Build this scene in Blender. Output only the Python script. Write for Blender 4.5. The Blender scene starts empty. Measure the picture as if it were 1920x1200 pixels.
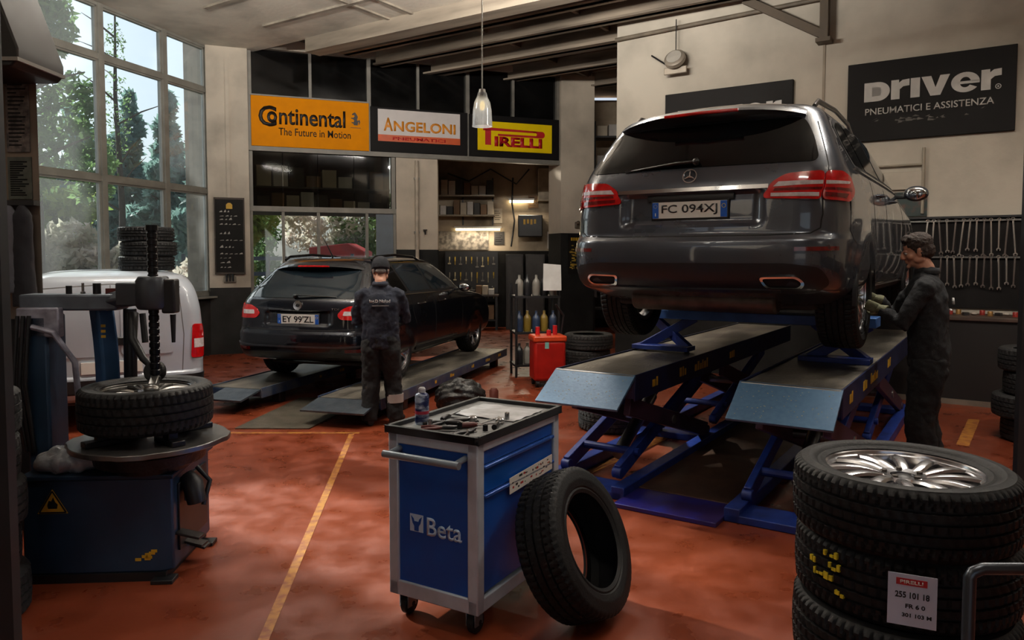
import bpy, bmesh, math, random
import numpy as np
from mathutils import Vector, Matrix
random.seed(7)
S = bpy.context.scene
COL = S.collection
R = math.radians
PI = math.pi

# ------------------------------------------------------------------ camera, sky, sun, exposure
cam_d = bpy.data.cameras.new('camera'); cam = bpy.data.objects.new('camera', cam_d); COL.objects.link(cam)
cam.location = (0, 0, 1.68); cam.rotation_euler = (R(90 - 3), 0, 0)
cam_d.sensor_width = 36; cam_d.lens = 36 * 1400 / 1920; cam_d.shift_y = -46.6 / 1920
cam_d.clip_start = .05; cam_d.clip_end = 300
S.camera = cam
W = bpy.data.worlds.new('sky'); S.world = W; W.use_nodes = True
_n = W.node_tree.nodes; _l = W.node_tree.links; _n.clear()
_o = _n.new('ShaderNodeOutputWorld'); _b = _n.new('ShaderNodeBackground'); _s = _n.new('ShaderNodeTexSky')
_s.sky_type = 'NISHITA'; _s.sun_disc = False; _s.sun_elevation = R(38); _s.sun_rotation = R(-60)
_s.dust_density = 3.0; _s.air_density = 1.0; _s.ozone_density = 2.0
_b.inputs[1].default_value = .185
_h = _n.new('ShaderNodeHueSaturation'); _h.inputs['Saturation'].default_value = .55; _l.new(_s.outputs[0], _h.inputs['Color'])
_l.new(_h.outputs[0], _b.inputs[0]); _l.new(_b.outputs[0], _o.inputs[0])
sd = bpy.data.lights.new('sun', 'SUN'); sd.energy = 13; sd.angle = R(2.0); sd.color = (1, .93, .82)
sun = bpy.data.objects.new('sun', sd); COL.objects.link(sun)
sun.rotation_euler = Vector((.70, -.60, -.50)).to_track_quat('-Z', 'Y').to_euler()
S.view_settings.view_transform = 'Standard'; S.view_settings.look = 'None'
S.view_settings.gamma = 1; S.view_settings.use_curve_mapping = False
S.view_settings.exposure = -0.08
S.cycles.use_denoising = True
S.cycles.max_bounces = 8; S.cycles.diffuse_bounces = 4; S.cycles.glossy_bounces = 4
S.cycles.transparent_max_bounces = 24; S.cycles.transmission_bounces = 6
S.cycles.caustics_reflective = False; S.cycles.caustics_refractive = False
S.cycles.sample_clamp_indirect = 4

def area_lamp(name, loc, sx, sy, power, color=(1, .9, .78), rot=(0, 0, 0)):
    d = bpy.data.lights.new(name, 'AREA'); d.shape = 'RECTANGLE'; d.size = sx; d.size_y = sy
    d.energy = power; d.color = color
    o = bpy.data.objects.new(name, d); o.location = loc; o.rotation_euler = rot; COL.objects.link(o)
    return o

# ------------------------------------------------------------------ materials
def lin(c):
    c = c / 255
    return c / 12.92 if c <= .04045 else ((c + .055) / 1.055) ** 2.4
def rgb(c):
    return (lin(c[0]), lin(c[1]), lin(c[2]), 1)
MATS = {}
def mat(name, c, rough=.5, metal=0, var=.15, scale=5, bump=0, bscale=60, coat=0, spec=.5, c2=None, emit=0, trans=0, stretch=(1, 1, 1), rvar=.1, thr=None):
    if name in MATS: return MATS[name]
    m = bpy.data.materials.new(name); m.use_nodes = True
    N = m.node_tree.nodes; L = m.node_tree.links
    p = N['Principled BSDF']
    tc = N.new('ShaderNodeTexCoord'); mp = N.new('ShaderNodeMapping'); mp.inputs['Scale'].default_value = stretch
    L.new(tc.outputs['Object'], mp.inputs[0])
    nz = N.new('ShaderNodeTexNoise'); nz.inputs['Scale'].default_value = scale; nz.inputs['Detail'].default_value = 6
    L.new(mp.outputs[0], nz.inputs[0])
    rp = N.new('ShaderNodeValToRGB')
    a = rgb(c); 
    if c2 is None:
        lo = [x * (1 - var) for x in a[:3]] + [1]; hi = [min(1, x * (1 + var)) for x in a[:3]] + [1]
    else: lo, hi = a, rgb(c2)
    t0, t1 = thr or (.3, .7)
    rp.color_ramp.elements[0].position = t0; rp.color_ramp.elements[1].position = t1
    rp.color_ramp.elements[0].color = lo; rp.color_ramp.elements[1].color = hi
    L.new(nz.outputs[0], rp.inputs[0]); L.new(rp.outputs[0], p.inputs['Base Color'])
    mr = N.new('ShaderNodeMapRange'); mr.inputs[3].default_value = max(0, rough - rvar); mr.inputs[4].default_value = min(1, rough + rvar)
    L.new(nz.outputs[0], mr.inputs[0]); L.new(mr.outputs[0], p.inputs['Roughness'])
    p.inputs['Metallic'].default_value = metal; p.inputs['Specular IOR Level'].default_value = spec
    if coat: p.inputs['Coat Weight'].default_value = coat; p.inputs['Coat Roughness'].default_value = .03
    if trans: p.inputs['Transmission Weight'].default_value = trans
    if emit:
        L.new(rp.outputs[0], p.inputs['Emission Color']); p.inputs['Emission Strength'].default_value = emit
    if bump:
        n2 = N.new('ShaderNodeTexNoise'); n2.inputs['Scale'].default_value = bscale; n2.inputs['Detail'].default_value = 5
        L.new(mp.outputs[0], n2.inputs[0])
        bp = N.new('ShaderNodeBump'); bp.inputs['Strength'].default_value = bump; bp.inputs['Distance'].default_value = .02
        L.new(n2.outputs[0], bp.inputs['Height']); L.new(bp.outputs[0], p.inputs['Normal'])
    MATS[name] = m
    return m

def thin_glass(name, tint=(235, 242, 245), gloss=.12, rough=.02, dust=0):
    """one sheet of pane glass: clear with a fresnel reflection"""
    if name in MATS: return MATS[name]
    m = bpy.data.materials.new(name); m.use_nodes = True
    N = m.node_tree.nodes; L = m.node_tree.links; N.clear()
    o = N.new('ShaderNodeOutputMaterial'); mx = N.new('ShaderNodeMixShader'); t = N.new('ShaderNodeBsdfTransparent'); g = N.new('ShaderNodeBsdfGlossy')
    f = N.new('ShaderNodeFresnel'); f.inputs[0].default_value = 1.45
    ad = N.new('ShaderNodeMath'); ad.operation = 'ADD'; ad.inputs[1].default_value = gloss * .3
    nz = N.new('ShaderNodeTexNoise'); nz.inputs['Scale'].default_value = 3
    mr = N.new('ShaderNodeMapRange'); mr.inputs[3].default_value = rough; mr.inputs[4].default_value = rough + .05
    L.new(nz.outputs[0], mr.inputs[0]); L.new(mr.outputs[0], g.inputs['Roughness'])
    t.inputs[0].default_value = rgb(tint); g.inputs[0].default_value = (1, 1, 1, 1)
    ge = N.new('ShaderNodeNewGeometry'); iv = N.new('ShaderNodeMath'); iv.operation = 'SUBTRACT'; iv.inputs[0].default_value = 1; L.new(ge.outputs['Backfacing'], iv.inputs[1])
    ml = N.new('ShaderNodeMath'); ml.operation = 'MULTIPLY'; L.new(f.outputs[0], ad.inputs[0]); L.new(ad.outputs[0], ml.inputs[0]); L.new(iv.outputs[0], ml.inputs[1]); L.new(ml.outputs[0], mx.inputs[0]); L.new(t.outputs[0], mx.inputs[1]); L.new(g.outputs[0], mx.inputs[2])
    if dust:
        tr = N.new('ShaderNodeBsdfTranslucent'); tr.inputs[0].default_value = (.9, .93, .95, 1); m2 = N.new('ShaderNodeMixShader'); n2 = N.new('ShaderNodeTexNoise'); n2.inputs['Scale'].default_value = 1.3; n2.inputs['Detail'].default_value = 5
        r2 = N.new('ShaderNodeMapRange'); r2.inputs[1].default_value = .3; r2.inputs[2].default_value = .7; r2.inputs[3].default_value = dust * .5; r2.inputs[4].default_value = dust * 1.5
        L.new(n2.outputs[0], r2.inputs[0]); L.new(r2.outputs[0], m2.inputs[0]); L.new(mx.outputs[0], m2.inputs[1]); L.new(tr.outputs[0], m2.inputs[2]); L.new(m2.outputs[0], o.inputs[0])
    else: L.new(mx.outputs[0], o.inputs[0])
    MATS[name] = m
    return m

# ------------------------------------------------------------------ mesh helpers
class MB:
    """collects shapes for ONE mesh"""
    def __init__(s): s.bm = bmesh.new(); s.mi = 0
    def _new(s, fs):
        for f in fs: f.material_index = s.mi
    def face(s, vs):
        try:
            f = s.bm.faces.new(vs); f.material_index = s.mi; return f
        except ValueError: return None
    def verts(s, pts): return [s.bm.verts.new(p) for p in pts]
    def box(s, x0, x1, y0, y1, z0, z1, M=None):
        P = [(x0,y0,z0),(x1,y0,z0),(x1,y1,z0),(x0,y1,z0),(x0,y0,z1),(x1,y0,z1),(x1,y1,z1),(x0,y1,z1)]
        if M: P = [M @ Vector(p) for p in P]
        v = s.verts(P)
        for q in ((3,2,1,0),(4,5,6,7),(0,1,5,4),(1,2,6,5),(2,3,7,6),(3,0,4,7)): s.face([v[i] for i in q])
        return s
    def beam(s, a, b, w, h, up=(0, 0, 1)):
        """rectangular bar from a to b, w across, h along up"""
        a = Vector(a); b = Vector(b); d = (b - a).normalized(); u = Vector(up)
        if abs(d.dot(u)) > .98: u = Vector((0, 1, 0))
        r = d.cross(u).normalized(); u = r.cross(d)
        P = []
        for c in (a, b):
            for i, j in ((-1,-1),(1,-1),(1,1),(-1,1)): P.append(c + r * (i * w / 2) + u * (j * h / 2))
        v = s.verts(P)
        for q in ((0,1,2,3),(7,6,5,4),(1,0,4,5),(2,1,5,6),(3,2,6,7),(0,3,7,4)): s.face([v[i] for i in q])
        return s
    def tube(s, pts, rad, n=12, cap=True, flat=1.0, up=(0, 0, 1)):
        """swept round section along pts; rad a number or list of numbers or (rx, ry)"""
        pts = [Vector(p) for p in pts]
        if not isinstance(rad, (list, tuple)): rad = [rad] * len(pts)
        rings = []
        pr = None
        for i, p in enumerate(pts):
            d = (pts[min(i + 1, len(pts) - 1)] - pts[max(i - 1, 0)]).normalized()
            if pr is None:
                u = Vector(up)
                if abs(d.dot(u)) > .95: u = Vector((0, 1, 0))
                r = d.cross(u).normalized()
            else:
                r = (pr - d * pr.dot(d)).normalized()
            pr = r; u2 = r.cross(d)
            rx, ry = rad[i] if isinstance(rad[i], (list, tuple)) else (rad[i], rad[i] * flat)
            rings.append(s.verts([p + r * (rx * math.cos(2*PI*k/n)) + u2 * (ry * math.sin(2*PI*k/n)) for k in range(n)]))
        for a, b in zip(rings, rings[1:]):
            for k in range(n): s.face([a[k], a[(k+1) % n], b[(k+1) % n], b[k]])
        if cap:
            s.face(rings[0][::-1]); s.face(rings[-1])
        return s
    def lathe(s, prof, n=32, M=None, a0=0, a1=2*PI, closed=False):
        """prof: (radius, height) about the local Z axis"""
        full = abs(a1 - a0 - 2*PI) < 1e-6
        m = n if full else n + 1
        rings = []
        for r, z in prof:
            if r < 1e-6:
                p = Vector((0, 0, z)); rings.append([s.bm.verts.new(M @ p if M else p)]); continue
            ring = []
            for k in range(m):
                t = a0 + (a1 - a0) * k / n
                p = Vector((r*math.cos(t), r*math.sin(t), z)); ring.append(s.bm.verts.new(M @ p if M else p))
            rings.append(ring)
        pairs = list(zip(rings, rings[1:]))
        if closed: pairs.append((rings[-1], rings[0]))
        for a, b in pairs:
            for k in range(n):
                k2 = (k + 1) % m
                if len(a) == 1 and len(b) == 1: continue
                if len(a) == 1: s.face([a[0], b[k2], b[k]])
                elif len(b) == 1: s.face([a[k], a[k2], b[0]])
                else: s.face([a[k], a[k2], b[k2], b[k]])
        return s
    def prism(s, poly, t0, t1, M=None):
        """poly in XY, extruded t0..t1 along Z"""
        f = lambda p, z: (M @ Vector((p[0], p[1], z))) if M else Vector((p[0], p[1], z))
        a = s.verts([f(p, t0) for p in poly]); b = s.verts([f(p, t1) for p in poly]); n = len(poly)
        s.face(a[::-1]); s.face(b)
        for i in range(n): s.face([a[i], a[(i+1) % n], b[(i+1) % n], b[i]])
        return s
    def ball(s, c, r, nu=16, nv=10, M=None):
        r = r if isinstance(r, (list, tuple)) else (r, r, r)
        m = Matrix.Translation(c) @ Matrix.Diagonal((r[0], r[1], r[2], 1))
        if M: m = M @ m
        s.lathe([(math.sin(PI*i/nv), -math.cos(PI*i/nv)) for i in range(nv+1)], nu, m)
        return s
    def build(s, name, m, parent=None, smooth=None, bevel=0, loc=None, rot=None, seg=2, weld=True):
        if weld: bmesh.ops.remove_doubles(s.bm, verts=s.bm.verts, dist=1e-5)
        bmesh.ops.recalc_face_normals(s.bm, faces=s.bm.faces)
        me = bpy.data.meshes.new(name); s.bm.to_mesh(me); s.bm.free()
        for x in (m if isinstance(m, (list, tuple)) else [m]): me.materials.append(x)
        o = bpy.data.objects.new(name, me); COL.objects.link(o)
        if parent: o.parent = parent
        if loc: o.location = loc
        if rot: o.rotation_euler = rot
        if smooth: soft(me, smooth)
        if bevel:
            b = o.modifiers.new('bevel', 'BEVEL'); b.width = bevel; b.segments = seg; b.limit_method = 'ANGLE'; b.angle_limit = R(40)
            b.harden_normals = False
            if not smooth: soft(me, 35)
        return o
def soft(me, ang):
    """smooth shading with edges sharper than ang kept crisp"""
    bm = bmesh.new(); bm.from_mesh(me)
    for f in bm.faces: f.smooth = True
    for e in bm.edges:
        e.smooth = not (len(e.link_faces) == 2 and e.calc_face_angle(0) > R(ang))
    bm.to_mesh(me); bm.free()

def tag(o, label, cat, group=None, kind=None):
    o['label'] = label; o['category'] = cat
    if group: o['group'] = group
    if kind: o['kind'] = kind
    return o
def thing(name, label, cat, loc=(0, 0, 0), rz=0, group=None, rot=None):
    o = bpy.data.objects.new(name, None); COL.objects.link(o); o.empty_display_size = .1
    o.location = loc; o.rotation_euler = rot or (0, 0, rz)
    return tag(o, label, cat, group)
def struct(name, mb, m, label=None, **k):
    o = mb.build(name, m, **k); o['kind'] = 'structure'
    if label: o['label'] = label
    o['category'] = name.split('_')[0]
    return o
def kids(o): return [c for c in COL.objects if c.parent == o]
def copy_tree(root, loc=None, rot=None, label=None, group=None):
    r = root.copy(); COL.objects.link(r)
    if loc is not None: r.location = loc
    if rot is not None: r.rotation_euler = rot
    if label: r['label'] = label
    if group: r['group'] = group
    for ch in list(root.children):
        c = ch.copy(); COL.objects.link(c); c.parent = r
        for g in list(ch.children):
            d = g.copy(); COL.objects.link(d); d.parent = c
    return r
DG = lambda: bpy.context.evaluated_depsgraph_get()
def bake(o):
    """apply modifiers of o for good"""
    bpy.context.view_layer.update()
    me = bpy.data.meshes.new_from_object(o.evaluated_get(DG()))
    old = o.data; o.modifiers.clear(); o.data = me
    return o
def text(parent, s, w, h, loc, m, rot=(PI/2, 0, 0), depth=.002, bold=0, name='lettering', shear=0, align='C'):
    """raised lettering, fitted to w x h, centred on loc; faces local -Y with the default rot"""
    cu = bpy.data.curves.new(name, 'FONT'); cu.body = s; cu.size = 1; cu.offset = bold; cu.shear = shear; cu.resolution_u = 3
    cu.align_x = 'CENTER'
    t = bpy.data.objects.new(name, cu); COL.objects.link(t)
    bpy.context.view_layer.update()
    me = bpy.data.meshes.new_from_object(t.evaluated_get(DG()))
    bpy.data.objects.remove(t); bpy.data.curves.remove(cu)
    co = np.array([v.co[:] for v in me.vertices]); lo = co.min(0); hi = co.max(0)
    sx = w / (hi[0] - lo[0]); sy = h / (hi[1] - lo[1]) if h else sx
    for v in me.vertices:
        v.co.x = (v.co.x - (lo[0] + hi[0]) / 2) * sx; v.co.y = (v.co.y - (lo[1] + hi[1]) / 2) * sy
    bm = bmesh.new(); bm.from_mesh(me)
    g = bmesh.ops.extrude_face_region(bm, geom=bm.faces[:])
    for v in g['geom']:
        if isinstance(v, bmesh.types.BMVert): v.co.z += depth
    bmesh.ops.recalc_face_normals(bm, faces=bm.faces)
    bm.to_mesh(me); bm.free()
    me.materials.clear(); me.materials.append(m); me.name = name
    o = bpy.data.objects.new(name, me); COL.objects.link(o); o.parent = parent; o.location = loc; o.rotation_euler = rot
    return o
def remesh(mb, name, m, parent, voxel=.01, smooth=4, loc=None, rot=None, wrinkle=0, wscale=.12):
    """fuse overlapping closed shapes into one continuous skin"""
    o = mb.build(name, m, parent, weld=False)
    r = o.modifiers.new('r', 'REMESH'); r.mode = 'VOXEL'; r.voxel_size = voxel
    if smooth:
        q = o.modifiers.new('s', 'SMOOTH'); q.iterations = smooth; q.factor = .5
    if wrinkle:
        tx = bpy.data.textures.new(name + '_folds', 'CLOUDS'); tx.noise_scale = wscale; tx.noise_depth = 2
        d = o.modifiers.new('d', 'DISPLACE'); d.texture = tx; d.strength = wrinkle; d.mid_level = .5
    bake(o)
    for p in o.data.polygons: p.use_smooth = True
    if loc: o.location = loc
    if rot: o.rotation_euler = rot
    return o
# ------------------------------------------------------------------ the building
FS = dict(loc=(-4.55, 13, 0), rot=(0, 0, R(20.97)))      # glazed sign wall: x runs right along it, y away from us
FR = dict(loc=(5.3, 9.04, 0), rot=(0, 0, R(-33.4)))      # tool wall on the right
FW = dict(loc=(-5.1, 12.75, 0), rot=(0, 0, R(73.97)))    # tall window wall on the left, -x towards us
def frame(F): return Matrix.Translation(F['loc']) @ Matrix.Rotation(F['rot'][2], 4, 'Z')
def at(F, x, y, z=0): return frame(F) @ Vector((x, y, z))

def clip(mb, F, planes):
    """cut away what lies beyond walls; planes are (point, outward normal) in the world"""
    inv = frame(F).inverted()
    for p, n in planes:
        r = bmesh.ops.bisect_plane(mb.bm, geom=mb.bm.verts[:] + mb.bm.edges[:] + mb.bm.faces[:], plane_co=inv @ Vector(p), plane_no=inv.to_3x3() @ Vector(n), clear_outer=True)
        bmesh.ops.holes_fill(mb.bm, edges=mb.bm.edges[:], sides=0)
    return mb
WINP = ((-5.25, 12.75, 0), (-.961, .276, 0)); SIGNP = ((-4.45, 13.3, 0), (-.358, .934, 0))

def paint(name, top, low, z, stain=.5):
    """wall paint with a dark dado up to height z, scuffs and soot stains of their own"""
    m = bpy.data.materials.new(name); m.use_nodes = True
    N = m.node_tree.nodes; L = m.node_tree.links; p = N['Principled BSDF']
    tc = N.new('ShaderNodeTexCoord'); sp = N.new('ShaderNodeSeparateXYZ'); L.new(tc.outputs['Object'], sp.inputs[0])
    def noise(sc, lo, hi, a, b, d=6):
        n = N.new('ShaderNodeTexNoise'); n.inputs['Scale'].default_value = sc; n.inputs['Detail'].default_value = d
        L.new(tc.outputs['Object'], n.inputs[0]); r = N.new('ShaderNodeValToRGB')
        r.color_ramp.elements[0].position = lo; r.color_ramp.elements[1].position = hi
        r.color_ramp.elements[0].color = a; r.color_ramp.elements[1].color = b; L.new(n.outputs[0], r.inputs[0]); return r.outputs[0]
    t = rgb(top); b = rgb(low)
    dirty = tuple(x * (1 - stain) for x in t[:3]) + (1,)
    ctop = noise(1.1, .32, .58, dirty, t); clow = noise(3, .3, .7, tuple(x * .6 for x in b[:3]) + (1,), tuple(min(1, x * 1.6) for x in b[:3]) + (1,))
    g = N.new('ShaderNodeMath'); g.operation = 'GREATER_THAN'; g.inputs[1].default_value = z; L.new(sp.outputs[2], g.inputs[0])
    mx = N.new('ShaderNodeMix'); mx.data_type = 'RGBA'; L.new(g.outputs[0], mx.inputs[0]); L.new(clow, mx.inputs[6]); L.new(ctop, mx.inputs[7])
    L.new(mx.outputs[2], p.inputs['Base Color']); p.inputs['Roughness'].default_value = .75; p.inputs['Specular IOR Level'].default_value = .2
    n2 = N.new('ShaderNodeTexNoise'); n2.inputs['Scale'].default_value = 14; L.new(tc.outputs['Object'], n2.inputs[0])
    bp = N.new('ShaderNodeBump'); bp.inputs['Strength'].default_value = .15; bp.inputs['Distance'].default_value = .02
    L.new(n2.outputs[0], bp.inputs['Height']); L.new(bp.outputs[0], p.inputs['Normal'])
    return m

# floor: brick red resin with worn, glossy patches
mf = bpy.data.materials.new('red_resin'); mf.use_nodes = True
_N = mf.node_tree.nodes; _L = mf.node_tree.links; _p = _N['Principled BSDF']
_tc = _N.new('ShaderNodeTexCoord')
def _ns(sc, det, st=None):
    n = _N.new('ShaderNodeTexNoise'); n.inputs['Scale'].default_value = sc; n.inputs['Detail'].default_value = det
    _L.new(_tc.outputs['Object'], n.inputs[0]); return n
n1 = _ns(.55, 8); n2 = _ns(4.5, 8); n3 = _ns(38, 4)
r1 = _N.new('ShaderNodeValToRGB'); r1.color_ramp.elements[0].position = .3; r1.color_ramp.elements[1].position = .72
r1.color_ramp.elements[0].color = rgb((108, 48, 28)); r1.color_ramp.elements[1].color = rgb((146, 67, 38)); _L.new(n1.outputs[0], r1.inputs[0])
r2 = _N.new('ShaderNodeValToRGB'); r2.color_ramp.elements[0].position = .35; r2.color_ramp.elements[1].position = .62
r2.color_ramp.elements[0].color = (.6, .56, .54, 1); r2.color_ramp.elements[1].color = (1, 1, 1, 1); _L.new(n2.outputs[0], r2.inputs[0])
mx = _N.new('ShaderNodeMix'); mx.data_type = 'RGBA'; mx.blend_type = 'MULTIPLY'; mx.inputs[0].default_value = .55
_L.new(r1.outputs[0], mx.inputs[6]); _L.new(r2.outputs[0], mx.inputs[7]); _L.new(mx.outputs[2], _p.inputs['Base Color'])
mr = _N.new('ShaderNodeMapRange'); mr.inputs[1].default_value = .3; mr.inputs[2].default_value = .7; mr.inputs[3].default_value = .22; mr.inputs[4].default_value = .5
_L.new(n2.outputs[0], mr.inputs[0]); _L.new(mr.outputs[0], _p.inputs['Roughness'])
bp = _N.new('ShaderNodeBump'); bp.inputs['Strength'].default_value = .06; bp.inputs['Distance'].default_value = .01
_L.new(n3.outputs[0], bp.inputs['Height']); _L.new(bp.outputs[0], _p.inputs['Normal'])
struct('floor', MB().prism([(-9.8, -3.6), (9, -3.6), (9, 21), (-2.4, 21), (-1.5, 14.4), (-5.1, 13.1)], -.12, 0), mf)
struct('ground', MB().box(-70, 60, -40, 90, -.4, -.121), mat('asphalt', (128, 124, 118), .9, var=.3, scale=2))
yl = mat('line_paint', (178, 120, 46), .5, c2=(140, 74, 42), scale=16, thr=(.42, .62))
def line(x0, y0, x1, y1, w=.048):
    a = Vector((x0, y0, 0)); b = Vector((x1, y1, 0)); m = MB(); m.beam(a + Vector((0, 0, .0012)), b + Vector((0, 0, .0012)), w, .0016)
    return struct('floor_marking', m, yl)
line(-1.0, 2.4, -1.52, 7.02); line(-3.4, 7.02, -1.45, 7.02, .05); line(.3, 5.35, 1.75, 7.3, .1); line(4.0, 6.55, 4.75, 7.6, .1); line(2.9, 4.3, 4.4, 5.9, .12)

plaster = paint('left_plaster', (205, 194, 178), (30, 30, 30), 1.14, .45)
plaster2 = paint('middle_plaster', (205, 192, 174), (26, 26, 26), 1.80, .35)
plaster3 = paint('right_plaster', (205, 192, 174), (24, 24, 24), 2.14, .35)
cream = paint('tool_wall_paint', (196, 187, 172), (20, 19, 18), .99, .3)
backp = paint('back_room_paint', (190, 172, 148), (26, 24, 22), 1.8, .75)
alum = mat('window_metal', (150, 148, 140), .45, .3, var=.15)
greyf = mat('grey_frame', (122, 118, 110), .5, .2, var=.2)
pane = thin_glass('pane_glass', (232, 240, 243), .1, dust=.022)
smoked = mat('smoked_glass', (14, 14, 14), .12, var=.5, scale=2)

# --- left window wall
w = MB(); w.box(-16.8, .1, 0, .22, 0, 1.0); w.box(-16.8, .1, 0, .22, 5.22, 5.6); w.box(-16.8, -4.62, 0, .22, 1, 5.22)
struct('wall_left', w, paint('window_wall_paint', (150, 142, 130), (34, 33, 32), 1.0, .5), **FW)
we = bpy.data.objects.new('window_1', None); COL.objects.link(we); we.location = FW['loc']; we.rotation_euler = FW['rot']
we['kind'] = 'structure'; we['category'] = 'window'; we['label'] = 'tall steel framed window wall looking onto trees'
w = MB()
VX = (0, -1.0, -2.24, -3.35, -4.55); HZ = (1.03, 2.77, 4.46, 5.2)
for x in VX: w.box(x - .045, x + .045, .02, .14, 1.0, 5.22)
for z in HZ: w.box(-4.6, .05, .03, .13, z - .04, z + .04)
for a, b in zip(VX, VX[1:]):                                    # slim inner sashes
    for c, d in zip(HZ, HZ[1:]):
        for (x0, x1, z0, z1) in ((b + .045, b + .075, c, d), (a - .075, a - .045, c, d), (b, a, c + .04, c + .065), (b, a, d - .065, d - .04)): w.box(x0, x1, .05, .11, z0, z1)
w.build('window_frame', alum, we)
w = MB()
for a, b in zip(VX, VX[1:]):
    for c, d in zip(HZ, HZ[1:]): w.box(b + .05, a - .05, .075, .081, c + .05, d - .05)
w.build('pane', pane, we)
MB().box(-4.62, .06, -.1, .05, .97, 1.0).build('window_sill', alum, we)

# --- pillars
w = MB(); w.box(-.66, 0, -.12, .5, 0, 5.3); w.box(-.36, -.3, -.15, -.12, 2.2, 4.9)
struct('pillar_1', w, plaster, **FS)
w = MB(); w.box(2.57, 3.36, -.02, .45, 0, 3.5)
struct('pillar_2', w, plaster2, **FS)
w = MB(); w.box(5.88, 6.62, -.1, .5, 0, 5.3)
struct('pillar_3', w, plaster3, **FS)
# --- glazed sign wall: rails, posts, dark panes, clear panes
w = MB(); w.box(0, 5.88, -.05, .09, 3.5, 3.585); w.box(0, 2.57, -.02, .08, 2.46, 2.55); w.box(0, 2.57, -.02, .08, .9, 1.0)
for x in (.03, 2.08, 3.96, 5.85): w.box(x - .035, x + .035, -.03, .08, 3.58, 5.3)
for x in (1.05, 3.0, 4.9): w.box(x - .025, x + .025, 0, .07, 4.4, 5.3)
for x in (.03, .56, 1.165, 2.03, 2.54): w.box(x - .025, x + .025, 0, .07, 1, 2.5)
for x in (.03, 2.52): w.box(x - .035, x + .035, -.01, .08, 2.5, 3.5)
struct('wall_back_head', MB().box(-.7, 6.8, -.05, .3, 5.25, 5.75), plaster, **FS)
we = bpy.data.objects.new('window_2', None); COL.objects.link(we); we.location = FS['loc']; we.rotation_euler = FS['rot']
we['kind'] = 'structure'; we['category'] = 'window'; we['label'] = 'grey framed glazed partition carrying the tyre signs'
w.build('window_frame', greyf, we)
w = MB()
for a, b in ((.03, .56), (.56, 1.165), (1.165, 2.03), (2.03, 2.2)): w.box(a + .02, b - .02, .03, .036, 1, 2.48)
w.build('pane', pane, we)
MB().box(2.2, 2.52, .02, .05, 1, 2.47).build('panel', mat('blue_grey_panel', (96, 106, 116), .5), we)
MB().box(.04, 5.84, .05, .06, 3.58, 5.25).build('dark_pane', smoked, we)
w = MB()
for a, b in ((.07, .56), (.57, 1.16), (1.17, 1.8), (1.81, 2.48)): w.box(a, b, .03, .036, 2.55, 3.5)
w.build('upper_pane', thin_glass('dim_glass', (190, 190, 184), .03, dust=.02), we)
w = MB(); w.box(0, 2.57, -.01, .2, 0, .9); struct('wall_back_low', w, plaster2, **FS)
# loft behind the upper panes
w = MB(); w.box(0, 2.57, .12, 1.3, 2.46, 2.52); w.box(0, 2.57, 1.25, 1.3, 2.52, 3.7); w.box(0, 2.57, .1, 1.3, 3.7, 3.75); struct('partition', w, mat('loft_dark', (34, 32, 30), .8), **FS)

# --- right tool wall
w = MB(); w.box(-4.44, 4.2, 0, .25, 0, 5.3); struct('wall_right', w, cream, **FR)
w = MB(); w.box(-1.5, -1.47, -.012, 0, 2.2, 5.3); struct('trim_1', w, mat('joint', (150, 138, 122), .7), **FR)
w = MB(); w.box(8.8, 9.05, -3.6, 7.2, 0, 5.3); struct('wall_side', w, paint('side_paint', (190, 178, 160), (26, 26, 26), 1.2, .4))
# unseen wall behind us, its door opening added and sized to limit daylight
w = MB(); w.box(-9.9, -2.0, -3.85, -3.6, 0, 5.3); w.box(2.0, 9.05, -3.85, -3.6, 0, 5.3); w.box(-2.0, 2.0, -3.85, -3.6, 3.3, 5.3)
struct('wall_front', w, mat('front_plaster', (180, 170, 155), .8))

# --- back room
w = MB(); w.box(-2.6, 5.2, 17.6, 17.8, 0, 5.3); struct('wall_back', w, backp)
w = MB(); w.beam((-1.48, 14.5, 2.65), (-1.98, 17.7, 2.65), .12, 5.3); struct('wall_back_side', w, backp)
w = MB(); w.beam((5.1, 17.7, 2.65), (4.6, 10.2, 2.65), .15, 5.3); struct('wall_far_side', w, backp)

# --- roof: plaster bays near us, sooty corrugated bays beyond
roofm = mat('sooty_sheet', (176, 158, 138), .75, var=.3, scale=1.2, c2=(74, 64, 56), thr=(.35, .65))
whitec = paint('ceiling_paint', (222, 214, 200), (200, 190, 170), -5, .4)
beamm = mat('sooty_beam', (160, 146, 128), .7, c2=(84, 74, 64), scale=2.5, thr=(.3, .7), stretch=(.25, 2, 2))
w = MB(); w.box(-16, 8, -16, -2.0, 5.2, 5.4); clip(w, FR, [WINP]); struct('ceiling', w, whitec, **FR)
w = MB()
nx = 240
for i in range(nx + 1):
    x = -16 + 24 * i / nx
    z = 5.42 + .028 * math.cos(x * 2 * PI / .3)
    for y in (-2.1, 9.6): w.bm.verts.new((x, y, z))
w.bm.verts.ensure_lookup_table(); v = w.bm.verts
for i in range(nx): w.face([v[2*i], v[2*i+2], v[2*i+3], v[2*i+1]])
g = bmesh.ops.extrude_face_region(w.bm, geom=w.bm.faces[:])
for q in g['geom']:
    if isinstance(q, bmesh.types.BMVert): q.co.z += .04
clip(w, FR, [WINP, SIGNP]); struct('roof', w, roofm, smooth=60, **FR)
struct('roof', MB().prism([(-1.5, 14.45), (3.2, 16.25), (5.2, 13), (5.2, 17.8), (-2, 17.8)], 5.4, 5.5), roofm)
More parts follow.
